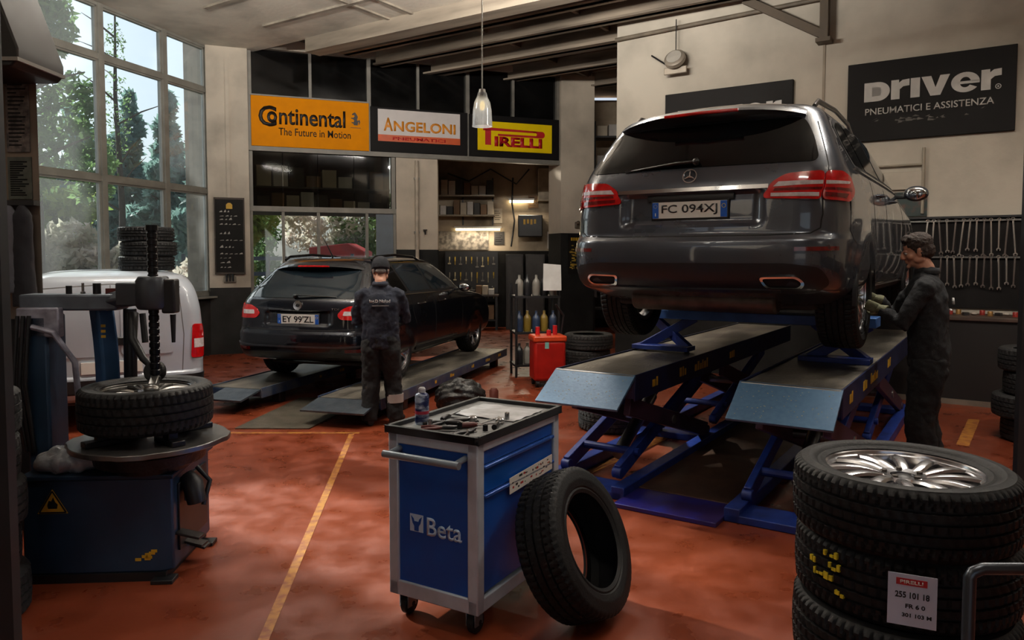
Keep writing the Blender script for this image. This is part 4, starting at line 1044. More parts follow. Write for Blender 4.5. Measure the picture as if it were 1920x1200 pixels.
# ------------------------------------------------------------------ tyre leaning on the trolley
tyre_data('lean', Ro=.344, ri=.218, w=.225, n=252, ribs=4, sip=6)
th = R(24); cx, cy, cz = .49 + .344 * math.sin(th) + .1125 * math.cos(th) + .016, .44, .335 * math.cos(th) + .1125 * math.sin(th) - .012
q = (CM.to_3x3() @ Vector((math.cos(th), 0, math.sin(th)))).to_track_quat('Z', 'Y')
lt = tyre('lean', CM @ Vector((cx, cy, cz)), q.to_euler(), 'black tyre without a rim leaning against the blue tool trolley', None)
rd = MB().lathe([(.221, -.088), (.2225, -.082), (.2235, -.088)], 64, closed=True).build('bead_line', mat('rusty_line', (120, 50, 30), .6), lt)

# ------------------------------------------------------------------ stack of tyres, right foreground
tyre_data('stack', Ro=.322, ri=.228, w=.205, n=288, ribs=5, sip=5); rim_data('stack', r=.228, w=.188, n=12, style='fan')
sx, sy = 1.226, 2.31
for i, (dx, dy, lab) in enumerate(((.03, .03, 'bottom tyre of the right foreground stack, resting on floor'), (.01, .0, 'second tyre from the floor in the right foreground stack'), (0, -.015, 'third tyre from the floor in the right foreground stack, below the yellow marked one'), (.015, .01, 'tyre with yellow paint marks below the alloy wheel in right foreground'))):
    o = tyre('stack', (sx + dx, sy + dy, .1035 + .207 * i), (0, 0, i * 1.1), lab, 'tyres of the right foreground stack')
    if i == 3: ymt = o
wh = thing('wheel', 'tyre with shiny alloy rim lying on top of the right foreground stack', 'wheel', (sx, sy, .1035 + .207 * 4), 1.0)
o = bpy.data.objects.new('rim', RM['stack'][0]); COL.objects.link(o); o.parent = wh; wheel_bits('stack', o)
o = bpy.data.objects.new('tyre', TY['stack']); COL.objects.link(o); o.parent = wh
ymt.rotation_euler = (0, 0, 0)
random.seed(21); m = MB()
for (za, aa, n_) in ((.07, -2.78, 4), (.035, -2.72, 3), (.0, -2.95, 6), (-.035, -2.70, 3), (.03, -3.0, 3)):
    a = aa
    for k in range(n_):
        da = random.uniform(.02, .05); hz = random.uniform(.006, .014)
        P = [((.3255) * math.cos(t), (.3255) * math.sin(t)) for t in (a, a + da / 2, a + da)] + [(.316 * math.cos(t), .316 * math.sin(t)) for t in (a + da, a)]
        if random.random() < .8: m.prism(P, za - hz, za + hz * random.uniform(-.3, 1))
        a += da + .012
m.build('paint_mark', mat('yellow_crayon', (214, 194, 40), .6, var=.3, scale=60), ymt)['kind'] = 'stuff'
lb = thing('price_label', 'white price label with red banner stuck on the lower tyres of the front stack', 'label', (1.098, 2.003, .735), 0, rot=(0, 0, R(-24)))
lb.scale = (.8, .8, .8)
MB().box(-.075, .075, -.002, .002, -.09, .09).build('card', mat('label_card', (198, 204, 222), .5, var=.05), lb)
MB().box(-.05, .045, -.0035, -.002, .052, .076).build('banner', mat('label_red', (176, 34, 40), .5), lb, bevel=.002)
text(lb, 'PIRELLI', .07, .012, (-.003, -.0035, .064), plate_w, depth=.0008, bold=.02)
text(lb, '255 101 18', .105, .022, (.0, -.002, .018), ink, depth=.0008, bold=.03)
text(lb, 'FR 6 0', .06, .016, (.01, -.002, -.02), ink, depth=.0008, bold=.03)
text(lb, '301 103 M', .09, .014, (.015, -.002, -.052), ink, depth=.0008, bold=.03)
# metal barrier in front of the stack
br = thing('barrier', 'dark metal tube frame standing at the lower right corner', 'barrier', (1.115, 1.78, 0), 0)
tb = mat('barrier_metal', (74, 78, 84), .3, .7, var=.2)
MB().tube([(0, 0, 0), (0, 0, .9), (.006, 0, .91), (.03, 0, .92), (.6, 0, .92), (.63, 0, .91), (.64, 0, .9), (.64, 0, 0)], .0145, 14).build('tube_frame', tb, br, smooth=50)
MB().tube([(0, 0, .35), (.64, 0, .35)], .011, 12).build('crossbar', tb, br, smooth=50)
for x in (0, .64): MB().lathe([(0, 0), (.03, 0), (.03, .006), (.018, .012), (0, .012)], 18, Matrix.Translation((x, 0, 0))).build('foot', rubber, br)

# ------------------------------------------------------------------ tyre changing machine
tc_b = mat('changer_blue', (34, 54, 76), .4, .25, var=.25, scale=3); tc_l = mat('changer_grey', (96, 104, 114), .45, .4, var=.3, scale=8)
ch = thing('tyre_changer', 'dark blue tyre changing machine at left with turntable and tool arm', 'tyre changer', (-2.45, 3.72, 0), R(4))
w = MB(); w.prism([(-.05, .03), (.63, .03), (.69, .06), (.69, .62), (-.05, .62)], .04, .54)
w.build('cabinet', tc_b, ch, bevel=.012)
MB().box(-.06, .71, .012, .64, .535, .56).build('top_plate', tc_b, ch, bevel=.006)
MB().box(-.02, .66, .02, .64, 0, .045).build('plinth', blackm, ch)
for (x, y) in ((.66, .0), (.70, .5)): MB().box(x - .06, x + .05, y - .03, y + .06, 0, .022).build('foot', blackm, ch, bevel=.004)
p = MB().box(.69, .70, .12, .55, .12, .48).build('access_panel', blackm, ch, bevel=.003)
for k in range(4): MB().box(.699, .706, .2 + .06 * k, .225 + .06 * k, .36, .44).build('vent', tc_l, p)
for k, (z, L) in enumerate(((.20, .16), (.12, .14), (.07, .12))):
    q = MB(); q.beam((.66, .12 + .1 * k, z + .03), (.66 + L, .10 + .1 * k, z), .07, .014); q.build('pedal', mat('pedal_steel', (60, 58, 58), .4, .7), ch, bevel=.003)
q = MB(); q.tube([(.71, .2, .5), (.75, .18, .46), (.77, .18, .36)], [.04, .055, .05], 12); q.tube([(.73, .3, .52), (.80, .3, .44), (.78, .25, .32)], .014, 8); q.build('inflator_valve', blackm, ch, smooth=50)
tri = MB().prism([(-.075, -.055), (.075, -.055), (0, .07)], 0, .003, Matrix.Translation((.105, .028, .42)) @ Matrix.Rotation(PI/2, 4, 'X')).build('warning_sign', yel, ch)
m = MB(); Xt = Matrix.Translation((.105, .0255, .42)) @ Matrix.Rotation(PI/2, 4, 'X')
for a, b in (((-.066, -.05), (.066, -.05)), ((.066, -.05), (0, .061)), ((0, .061), (-.066, -.05))): m.beam(Xt @ Vector((*a, 0)), Xt @ Vector((*b, 0)), .002, .008, up=(0, 0, 1)) if a[1] == b[1] else m.beam(Xt @ Vector((*a, 0)), Xt @ Vector((*b, 0)), .008, .002, up=(0, -1, 0))
m.prism([(-.022, -.03), (.022, -.03), (.026, -.008), (.014, .004), (.004, .03), (-.006, .008), (-.018, .012), (-.026, -.012)], -.001, .001, Xt); m.build('warning_flame', ink, tri)
m = MB()
random.seed(2)
for k in range(7): x = .50 + random.uniform(0, .09); z = .10 + random.uniform(0, .05); m.box(x, x + .03, .0275, .0295, z, z + .015)
m.build('worn_sticker', yel, ch)
tt = MB().lathe([(0, .56), (.19, .56), (.2, .6), (.27, .605), (.28, .66), (.22, .68), (.10, .69), (0, .69)], 40, Matrix.Translation((.54, .17, 0))).build('gear_housing', mat('greasy_steel', (44, 42, 42), .4, .6, var=.4, scale=14, bump=.3), ch, smooth=30)
d = MB(); P = []
for k in range(64): a = 2*PI*k/64; rr = .385 + (.014 if (k // 4) % 4 == 0 else 0); P.append((rr*math.cos(a), rr*math.sin(a)))
d.prism(P, .692, .72, Matrix.Translation((.54, .17, 0))); tb_ = d.build('turntable', mat('table_steel', (112, 110, 108), .34, .8, var=.3, scale=7), ch, bevel=.004)
for k in range(4):
    a = PI/4 + k*PI/2; c_, s_ = math.cos(a), math.sin(a)
    q = MB().beam((.54 + .12*c_, .17 + .12*s_, .735), (.54 + .33*c_, .17 + .33*s_, .735), .07, .03); q.beam((.54 + .2*c_, .17 + .2*s_, .765), (.54 + .27*c_, .17 + .27*s_, .765), .05, .05); q.build('clamp_jaw', tool_d, tb_, bevel=.005)
tw = MB(); pts = []
for k in range(9): f = k / 8; pts.append((.14 + .03 * math.sin(PI * f), .52, .56 + .86 * f))
tw.tube(pts, [(.075, .06)] * 9, 4); tw.build('tower', mat('tower_blue', (46, 82, 122), .42, .2, var=.25), ch, bevel=.015)
m = MB()
for k in range(3): m.box(.17, .195, .452, .4535, 1.22 + .03 * k, 1.235 + .03 * k)
m.build('tower_mark', yel, ch)
MB().box(-.16, -.04, .30, .50, 0, 1.36).build('side_column', tc_b, ch, bevel=.015)
MB().tube([(.30, .5, .6), (.31, .5, 1.38)], .035, 14).build('air_cylinder', mat('cylinder_black', (30, 30, 34), .35, .4), ch, smooth=40)
a = MB(); a.box(-.22, .3, .36, .52, 1.38, 1.47); a.tube([(.2, .44, 1.42), (.42, .3, 1.46), (.58, .17, 1.49)], [(.05, .055)] * 3, 4); aa = a.build('swing_arm', tc_l, ch, bevel=.012)
q = MB().box(-.20, .02, .30, .36, 1.24, 1.40); q.tube([(-.12, .29, 1.3), (.0, .28, 1.27), (.08, .34, 1.1), (.06, .42, .8)], .016, 10)
q.build('valve_block', mat('pale_block', (150, 150, 164), .45, .4, var=.35, scale=18), ch, bevel=.008)
q = MB()
for k in range(3): q.tube([(-.18 + .03 * k, .28, 1.36), (-.2 + .03 * k, .26, 1.0), (-.16 + .02 * k, .29, .62)], .011, 8)
q.build('hose', blackm, ch, smooth=50)
random.seed(4)
hb = MB(); hb.lathe([(0, 1.40), (.075, 1.40), (.085, 1.42), (.085, 1.55), (.07, 1.575), (0, 1.575)], 32, Matrix.Translation((.575, .165, 0))); hb.box(.40, .575, .12, .25, 1.42, 1.54); hb.build('arm_head', mat('head_grey', (64, 68, 74), .4, .4, var=.25), ch, bevel=.01, smooth=40)
MB().box(.63, .70, .12, .2, 1.38, 1.56).build('lock_lever', blackm, ch, bevel=.01)
sh = MB(); pr = [(0, 1.02)]
z = 1.02
while z < 1.80: pr += [(.026, z), (.026, z + .022), (.022, z + .026), (.022, z + .034)]; z += .036
pr += [(.03, z), (.03, z + .03), (0, z + .03)]
sh.lathe(pr, 16, Matrix.Translation((.575, .165, 0))); sh.build('tool_shaft', mat('shaft_black', (30, 30, 32), .3, .7, var=.2), ch, smooth=25)
q = MB(); q.beam((.575, .165, 1.03), (.60, .06, 1.0), .04, .05); q.ball((.60, .05, .995), (.04, .03, .025)); q.build('mount_head', steel, ch, bevel=.004)
q = MB(); q.tube([(.36, .42, 1.36), (.38, .36, 1.22), (.46, .30, 1.12), (.52, .30, 1.06)], [.03, .024, .02, .016], 10); q.tube([(.42, .40, 1.36), (.44, .38, 1.2)], .018, 8); q.tube([(.66, .2, 1.37), (.66, .2, 1.22)], [.016, .01], 8); q.build('helper_arm', blackm, ch, smooth=50)
q = MB().lathe([(0, -.03), (.05, -.03), (.06, 0), (.05, .03), (0, .03)], 24, Matrix.Translation((.52, .30, 1.05)) @ Matrix.Rotation(R(70), 4, 'X')); q.build('roller', rubber, ch, smooth=40)
for (x, y, s_) in ((.05, .42, .022), (.12, .40, .018), (.2, .45, .026), (.28, .42, .02)):
    pass
def clutter(name, lab, cat, loc, kind, m_, group=None, s=1):
    mb = MB()
    if kind == 'socket': mb.lathe([(.008, 0), (.016, 0), (.016, .045), (.009, .045)], 16, closed=True)
    elif kind == 'bolt': mb.tube([(0, 0, 0), (0, 0, .012)], .014, 6); mb.tube([(0, 0, .012), (0, 0, .06)], .007, 10)
    elif kind == 'block': mb.box(-.03, .03, -.02, .02, 0, .03)
    o = mb.build(name, m_, smooth=35); o.location = loc; o.scale = (s, s, s); tag(o, lab, cat, group); return o
CHM = Matrix.Translation((-2.45, 3.72, 0)) @ Matrix.Rotation(R(4), 4, 'Z')
clutter('socket', 'dark socket standing left end of the changer arm', 'socket', CHM @ Vector((.02, .42, 1.47)), 'socket', tool_d, 'bits on the changer arm')
clutter('bolt', 'upright bolt on the changer arm beside the socket', 'bolt', CHM @ Vector((.09, .43, 1.47)), 'bolt', tool_l, 'bits on the changer arm')
clutter('socket', 'taller socket on the changer arm near the yellow mark', 'socket', CHM @ Vector((.17, .42, 1.47)), 'socket', tool_d, 'bits on the changer arm', 1.3)
clutter('wheel_weight_box', 'small dark box on the changer arm next to the head', 'box', CHM @ Vector((.25, .43, 1.47)), 'block', red_grip, 'bits on the changer arm')
tyre_data('chg', Ro=.328, ri=.222, w=.222, n=220, ribs=4, sip=5); rim_data('chg', m=alloy_d, r=.222, w=.2, n=7, style='multi')
wh = thing('wheel', 'tyre with dull rim lying on the tyre changer turntable', 'wheel', CHM @ Vector((.53, .16, .895)), .4)
o = bpy.data.objects.new('rim', RM['chg'][0]); COL.objects.link(o); o.parent = wh; wheel_bits('chg', o)
o = bpy.data.objects.new('tyre', TY['chg']); COL.objects.link(o); o.parent = wh
# crumpled bag on the cabinet
random.seed(8); bm_ = MB(); bm_.ball((0, 0, 0), (.16, .13, .075), 40, 24)
for v in bm_.bm.verts:
    n_ = math.sin(v.co.x * 60 + 2 * math.sin(v.co.y * 50)) * .012 + math.sin(v.co.y * 85 + v.co.x * 30) * .008
    v.co += v.co.normalized() * n_; v.co.z = max(v.co.z, -.045)
o = bm_.build('plastic_bag', mat('grey_film', (150, 152, 154), .3, var=.3, scale=12, bump=.4, bscale=25), smooth=50, loc=CHM @ Vector((.13, .16, .6055)))
tag(o, 'crumpled grey plastic bag lying on the tyre changer cabinet', 'bag')
# ------------------------------------------------------------------ people
skin_m = mat('skin', (196, 142, 116), .55, var=.08, scale=20); hair_m = mat('brown_hair', (48, 34, 26), .7, var=.4, scale=60, bump=.5, bscale=160)
cloth_b = mat('black_workwear', (21, 22, 25), .9, var=.25, scale=10, bump=.2, bscale=120); cloth_n = mat('navy_workwear', (24, 29, 43), .9, var=.25, scale=10, bump=.2, bscale=120)
cloth_t = mat('black_trousers', (14, 14, 16), .9, var=.3, scale=8, bump=.2, bscale=120); beanie_m = mat('knit_beanie', (18, 20, 28), .95, var=.3, scale=40, bump=.5, bscale=150)
glove_m = mat('work_glove', (104, 104, 78), .8, var=.3, scale=30, bump=.3); boot_m = mat('boot_leather', (26, 24, 23), .6, var=.3)
eye_m = mat('eye_white', (210, 205, 200), .3); iris_m = mat('iris', (50, 36, 26), .3)
def head_mb(mb, M, jaw=1.0):
    """skull, jaw, nose, brow, lips and ears; M puts the head's centre (eye height), face to +y"""
    b = lambda c, r: mb.ball(c, r, 20, 14, M)
    b((0, -.012, .035), (.074, .094, .085)); b((0, .012, -.02), (.064, .076, .082)); b((0, .03, -.075), (.043 * jaw, .048, .036))
    b((0, .072, .012), (.05, .018, .012)); b((0, .098, -.022), (.0125, .017, .022)); b((0, .09, -.005), (.009, .012, .026)); b((0, .104, -.032), (.012, .011, .009)); b((-.011, .092, -.036), (.008, .009, .007)); b((.011, .092, -.036), (.008, .009, .007))
    b((0, .081, -.058), (.022, .010, .006)); b((0, .079, -.068), (.019, .010, .007)); b((0, .076, -.098), (.02, .014, .014))
    for s in (-1, 1):
        b((s * .042, .05, -.03), (.024, .028, .024)); b((s * .072, -.008, -.012), (.009, .019, .031)); b((s * .077, -.014, .0), (.008, .016, .02)); b((s * .055, .0, -.062), (.018, .036, .026))
def hand_mb(mb, wrist, d, nrm, side=1, curl=.6, L=.185):
    """palm, four unequal curling fingers and a thumb from the palm's side"""
    d = Vector(d).normalized(); n = Vector(nrm); n = (n - d * n.dot(d)).normalized(); s = d.cross(n) * side; w = Vector(wrist)
    P = lambda a, b, c: w + d * a + s * b + n * c
    mb.tube([P(-.02, 0, 0), P(.02, 0, 0), P(.06, .002, .004), P(.098, .0, .006)], [(.027, .02), (.036, .018), (.042, .016), (.038, .012)], 14, up=n)
    for i, (o, ln, r) in enumerate(((.031, .072, .0095), (.010, .082, .0098), (-.011, .076, .0094), (-.030, .060, .0085))):
        a = curl * (1 + .08 * i); p = P(.085, o, .004); q = [p]; ang = a * .35
        for f in (.45, .32, .25):
            ang += a * .55; p = p + (d * math.cos(ang) + n * math.sin(ang)) * ln * f; q.append(p)
        mb.tube(q, [r, r, r * .9, r * .75], 10, up=s)
    q = [P(.015, .03, .004), P(.042, .052, .014), P(.068, .056, .028), P(.09, .048, .036)]
    mb.tube(q, [.013, .0115, .0105, .0085], 10, up=d)
def person(name, label, loc, rz, J, shirt, trouser, hair=None, beanie=None, glove=None, stoop=0):
    """J: joints in local metres (x right, y forward, z up)"""
    r = thing(name, label, 'person', loc, rz)
    V = {k: Vector(v) for k, v in J.items()}
    H = Matrix.Translation(V['head']) @ Matrix.Rotation(R(J.get('yaw', (0,))[0]) if False else J_yaw.get(name + label, 0), 4, 'Z') @ Matrix.Rotation(J_pitch.get(name + label, 0), 4, 'X')
    mb = MB(); head_mb(mb, H)
    neck = V['neck']; pel = V['pelvis']
    mb.tube([neck + Vector((0, -.01, -.04)), neck + Vector((0, 0, .04)), V['head'] + Vector((0, -.012, -.05))], [(.072, .066), (.056, .058), (.054, .06)], 18)
    chest = (neck * .68 + pel * .32); waist = neck * .28 + pel * .72
    mb.tube([neck + Vector((0, 0, -.02)), neck + Vector((0, 0, -.09)), chest, waist, pel, pel + Vector((0, 0, -.1))], [(.08, .07), (.15, .09), (.155, .105), (.13, .095), (.15, .105), (.13, .10)], 22)
    for s in 'lr':
        mb.tube([V['sh_' + s], V['el_' + s], V['wr_' + s]], [(.05, .05), (.038, .038), (.027, .024)], 14)
        mb.tube([V['hip_' + s], V['kn_' + s], V['an_' + s]], [(.085, .09), (.055, .06), (.038, .042)], 16)
        if not glove: hand_mb(mb, V['wr_' + s], V['hd_' + s], V['hn_' + s], 1 if s == 'l' else -1)
    remesh(mb, 'body', skin_m, r, .0052, 3)
    # jacket
    mb = MB(); up = Vector((0, 0, 1))
    mb.tube([neck + up * .045, neck + up * .01, neck - up * .035, neck - up * .085, chest, waist, pel + up * .02, pel - up * .085, pel - up * .10], [(.068, .066), (.074, .074), (.135, .088), (.188, .115), (.198, .136), (.182, .132), (.186, .136), (.182, .134), (.176, .128)], 28)
    for s in 'lr':
        a, b, c = V['sh_' + s], V['el_' + s], V['wr_' + s]; inw = Vector((-.07 if s == 'r' else .07, 0, .0))
        mb.tube([a + inw + up * .005, a - up * .02, a * .5 + b * .5, b, b * .5 + c * .5, c - (c - b).normalized() * .012], [(.07, .07), (.068, .07), (.066, .066), (.060, .060), (.054, .052), (.044, .042)], 18)
    jk = remesh(mb, 'jacket', shirt, r, .0095, 6, wrinkle=.034, wscale=.085)
    mb = MB(); mb.tube([neck + Vector((0, -.012, -.005)), neck + Vector((0, -.01, .035))], [(.074, .072), (.064, .064)], 24, cap=False)
    cl = mb.build('collar', shirt, r, smooth=60); sl = cl.modifiers.new('s', 'SOLIDIFY'); sl.thickness = .012; sl.offset = 1
    # trousers
    mb = MB()
    mb.tube([pel + up * .06, pel - up * .02, pel - up * .09], [(.165, .125), (.178, .138), (.165, .132)], 24)
    for s in 'lr':
        h, k, an = V['hip_' + s], V['kn_' + s], V['an_' + s]
        mb.tube([h + up * .03, h - up * .06, h * .5 + k * .5, k, k * .45 + an * .55, an + up * .03, an - up * .035], [(.097, .118), (.108, .126), (.098, .112), (.088, .098), (.084, .096), (.081, .096), (.078, .098)], 20)
    remesh(mb, 'trousers', trouser, r, .0095, 4, wrinkle=.036, wscale=.08)
    for s in 'lr':
        an = V['an_' + s]; m2 = MB(); f = V['toe_' + s]
        m2.tube([an + Vector((0, 0, .02)), an + Vector((0, 0, -.045))], [(.045, .05), (.045, .052)], 16)
        base = Vector((an.x, an.y, 0)); e = (f - base).normalized()
        m2.tube([base - e * .075 + up * .045, base + up * .05, base + e * .08 + up * .043, base + e * .16 + up * .034, base + e * .19 + up * .028], [(.034, .042), (.042, .05), (.045, .042), (.044, .033), (.02, .02)], 16)
        m2.box(-.001, .001, -.001, .001, .04, .042, Matrix.Translation(base))
        bt = remesh(m2, 'shoe', boot_m, r, .006, 3)
        for v in bt.data.vertices: v.co.z = max(v.co.z, 0.0)
        if glove:
            g = MB(); hand_mb(g, V['wr_' + s], V['hd_' + s], V['hn_' + s], 1 if s == 'l' else -1, .9); g.tube([V['wr_' + s] - V['hd_' + s].normalized() * .05, V['wr_' + s] + V['hd_' + s].normalized() * .01], [(.044, .042), (.036, .03)], 16)
            remesh(g, 'glove', glove, r, .004, 2)
    if hair:
        h = MB(); b = lambda c, rr: h.ball(c, rr, 22, 16, H)
        b((0, -.022, .052), (.084, .098, .082)); b((0, -.058, .0), (.072, .062, .075)); b((0, .035, .098), (.062, .048, .032)); b((.028, .058, .088), (.034, .022, .022)); b((-.028, .056, .09), (.034, .022, .022))
        for s_ in (-1, 1): b((s_ * .066, -.03, .0), (.016, .035, .05)); b((s_ * .07, .012, .012), (.009, .012, .034))
        o = remesh(h, 'hair', hair, r, .005, 2, wrinkle=.014, wscale=.02)
    if beanie:
        h = MB(); h.ball((0, -.014, .052), (.088, .106, .092), 28, 18, H); h.lathe([(.084, .012), (.09, .014), (.09, .058), (.084, .06)], 32, H @ Matrix.Translation((0, -.014, 0)) @ Matrix.Diagonal((1, 1.2, 1, 1)), closed=True)
        remesh(h, 'beanie', beanie, r, .006, 2)
        h = MB(); h.ball((0, -.075, -.02), (.055, .03, .03), 16, 10, H)
        for s_ in (-1, 1): h.ball((s_ * .066, -.03, -.01), (.014, .035, .03), 14, 10, H)
        remesh(h, 'hair', mat('grey_hair', (112, 106, 102), .8, var=.3, scale=60), r, .006, 2)
    for s_ in (-1, 1):
        e = MB().ball((s_ * .031, .0715, .0), .0125, 14, 10, H).build('eye', eye_m, r, smooth=60)
        MB().ball((s_ * .031, .0805, -.001), .0055, 10, 8, H).build('iris', iris_m, e, smooth=60)
    return r
J_yaw = {}; J_pitch = {}
L1 = 'man with short brown hair in black workwear reaching to the raised car wheel'
J_yaw['person' + L1] = R(6); J_pitch['person' + L1] = R(-14)
p1 = person('person', L1, (2.985, 5.36, 0), R(62), dict(
    head=(0, .075, 1.715), neck=(0, .015, 1.555), pelvis=(0, -.02, .985),
    sh_l=(-.185, .02, 1.475), el_l=(-.235, .16, 1.205), wr_l=(-.15, .30, 1.30), hd_l=(.25, .85, .25), hn_l=(1, -.2, 0),
    sh_r=(.185, .04, 1.475), el_r=(.25, .22, 1.23), wr_r=(.12, .34, 1.36), hd_r=(-.15, .85, .3), hn_r=(-1, -.1, 0),
    hip_l=(-.095, -.02, .92), kn_l=(-.105, .03, .50), an_l=(-.11, -.03, .09), hip_r=(.095, -.02, .92), kn_r=(.115, .0, .50), an_r=(.13, -.07, .09),
    toe_l=(-.13, .17, 0), toe_r=(.17, .12, 0)), cloth_b, cloth_t, hair=hair_m, glove=glove_m)
wt = mat('jacket_print', (180, 178, 174), .8)
L2 = 'man in dark beanie and navy workwear standing with back to us behind the black car'
J_yaw['person' + L2] = R(4); J_pitch['person' + L2] = R(-12)
p2 = person('person', L2, (-1.31, 7.42, 0), R(6), dict(
    head=(.0, .075, 1.535), neck=(0, .01, 1.385), pelvis=(0, .0, .865),
    sh_l=(-.185, .01, 1.31), el_l=(-.245, .07, 1.03), wr_l=(-.13, .27, 1.06), hd_l=(.5, .8, .1), hn_l=(.5, -.3, -.8),
    sh_r=(.185, .01, 1.31), el_r=(.24, .12, 1.04), wr_r=(.10, .30, 1.08), hd_r=(-.4, .85, .1), hn_r=(-.5, -.3, -.8),
    hip_l=(-.09, .0, .81), kn_l=(-.10, .02, .44), an_l=(-.115, -.05, .085), hip_r=(.09, .0, .81), kn_r=(.115, .03, .44), an_r=(.135, .0, .085),
    toe_l=(-.17, .13, 0), toe_r=(.20, .17, 0)), cloth_n, cloth_t, beanie=beanie_m)
text(p2, 'Ing.D Nolod', .20, .040, (.005, -.152, 1.235), wt, rot=(R(84), 0, 0), depth=.012, bold=.02, name='back_lettering')
MB().box(-.07, .09, -.150, -.138, 1.192, 1.196).build('back_stripe', wt, p2)
m = MB().tube([(.133, .008, .30), (.135, .004, .215)], [(.088, .097), (.086, .095)], 20); m.build('reflective_band', mat('band_white', (170, 166, 160), .7, var=.2), p2, smooth=50)
text(p1, 'Aldo', .12, .045, (.03, -.158, 1.36), wt, rot=(R(86), 0, 0), depth=.012, bold=.02, name='back_lettering')
MB().box(-.05, .11, -.158, -.145, 1.295, 1.299).build('back_stripe', wt, p1)
# ------------------------------------------------------------------ signs over the partition
def on(F, name, label, cat, x, y, z, group=None):
    return thing(name, label, cat, at(F, x, y, z), F['rot'][2], group)
sign_k = mat('sign_black', (20, 18, 18), .6, var=.2, spec=.15); orange = mat('sign_orange', (232, 142, 0), .6, var=.05, spec=.08); sign_ink = mat('sign_ink', (30, 22, 16), .5)
white_s = mat('sign_white', (214, 206, 202), .45, var=.05); angel_o = mat('sign_amber', (222, 140, 36), .45); band_o = mat('sign_band', (206, 84, 28), .45, var=.15)
yellow_s = mat('sign_yellow', (240, 206, 8), .6, var=.04, spec=.1); red_s = mat('sign_red', (186, 26, 30), .45); sign_g = mat('sign_grey', (196, 192, 186), .5)
XR = Matrix.Rotation(PI/2, 4, 'X')
def face_at(x, z, y): return Matrix.Translation((x, y, z)) @ XR
t = on(FS, 'sign', 'orange tyre sign with black lettering, leftmost on the partition', 'sign', 1.06, -.07, 4.01)
MB().box(-1.01, 1.01, -.0, .08, -.43, .43).build('panel', orange, t, bevel=.006)
MB().box(-1.02, 1.02, .0, .085, .43, .455).build('edge', greyf, t)
text(t, 'C', .30, .36, (-.74, 0, .09), sign_ink, bold=.02)
text(t, 'o', .17, .20, (-.665, -.001, .075), sign_ink, bold=.035)
text(t, 'ontinental'[1:], 1.14, .30, (.02, 0, .105), sign_ink, bold=.02)
text(t, 'The Future in Motion', 1.24, .13, (.06, 0, -.165), sign_ink, bold=.008)
m = MB(); HX = face_at(.76, .12, 0)
m.prism([(-.02, -.10), (.045, -.10), (.055, -.04), (.035, .0), (.05, .05), (.03, .09), (.0, .13), (-.03, .115), (-.055, .09), (-.05, .078), (-.02, .085), (-.005, .06), (-.03, .03), (-.06, .035), (-.07, .015), (-.03, .008), (-.012, -.02), (-.03, -.05), (-.06, -.045), (-.065, -.06), (-.03, -.07)], 0, .003, HX)
m.prism([(.04, -.02), (.085, .0), (.09, -.05), (.07, -.09), (.06, -.09), (.07, -.05)], 0, .003, HX); m.build('horse_emblem', sign_ink, t)
MB().box(.68, .86, -.003, 0, -.03, -.022).build('emblem_line', sign_ink, t)
t = on(FS, 'sign', 'white sign with amber lettering and orange band, middle of the partition', 'sign', 3.02, -.07, 3.985)
MB().box(-.92, .92, .0, .08, -.40, .41).build('panel', sign_k, t, bevel=.006)
MB().box(-.79, .77, -.012, .0, -.21, .37).build('white_field', white_s, t, bevel=.003)
MB().box(-.79, .77, -.0145, -.011, -.21, -.09).build('orange_band', band_o, t)
text(t, 'A', .17, .24, (-.60, -.012, .10), angel_o, bold=.03)
text(t, 'NGELONI', 1.18, .19, (.09, -.012, .075), angel_o, bold=.03)
text(t, 'PNEUMATICI', 1.0, .055, (-.02, -.0145, -.15), red_s, bold=.02, depth=.002)
t = on(FS, 'sign', 'yellow sign with red lettering, rightmost on the partition', 'sign', 4.91, -.07, 3.985)
MB().box(-.93, .94, .0, .08, -.40, .40).build('panel', sign_k, t, bevel=.006)
MB().box(-.77, .78, -.012, .0, -.275, .28).build('yellow_field', yellow_s, t, bevel=.003)
m = MB(); PX = face_at(0, 0, -.012)
m.prism([(-.62, -.17), (-.50, -.17), (-.50, .13), (-.62, .13)], 0, .003, PX)
m.prism([(-.66, .10), (-.50, .10), (-.50, .20), (-.66, .20)], 0, .003, PX)
arc_ = [(.56 + .065 * math.cos(a), .075 + .065 * math.sin(a)) for a in [R(q) for q in range(-90, 91, 15)]]
m.prism([(-.5, .105), (.46, .105), (.46, .14)] + [] + [(-.5, .16)], 0, .003, PX)
m.prism([(-.36, .01)] + arc_ + [(.3, .14), (.44, .105), (.46, .075), (.44, .05), (-.36, .05)], 0, .003, PX)
m.build('long_letter_p', red_s, t)
text(t, 'IRELLI', 1.0, .19, (.07, -.012, -.095), red_s, bold=.05, depth=.003)
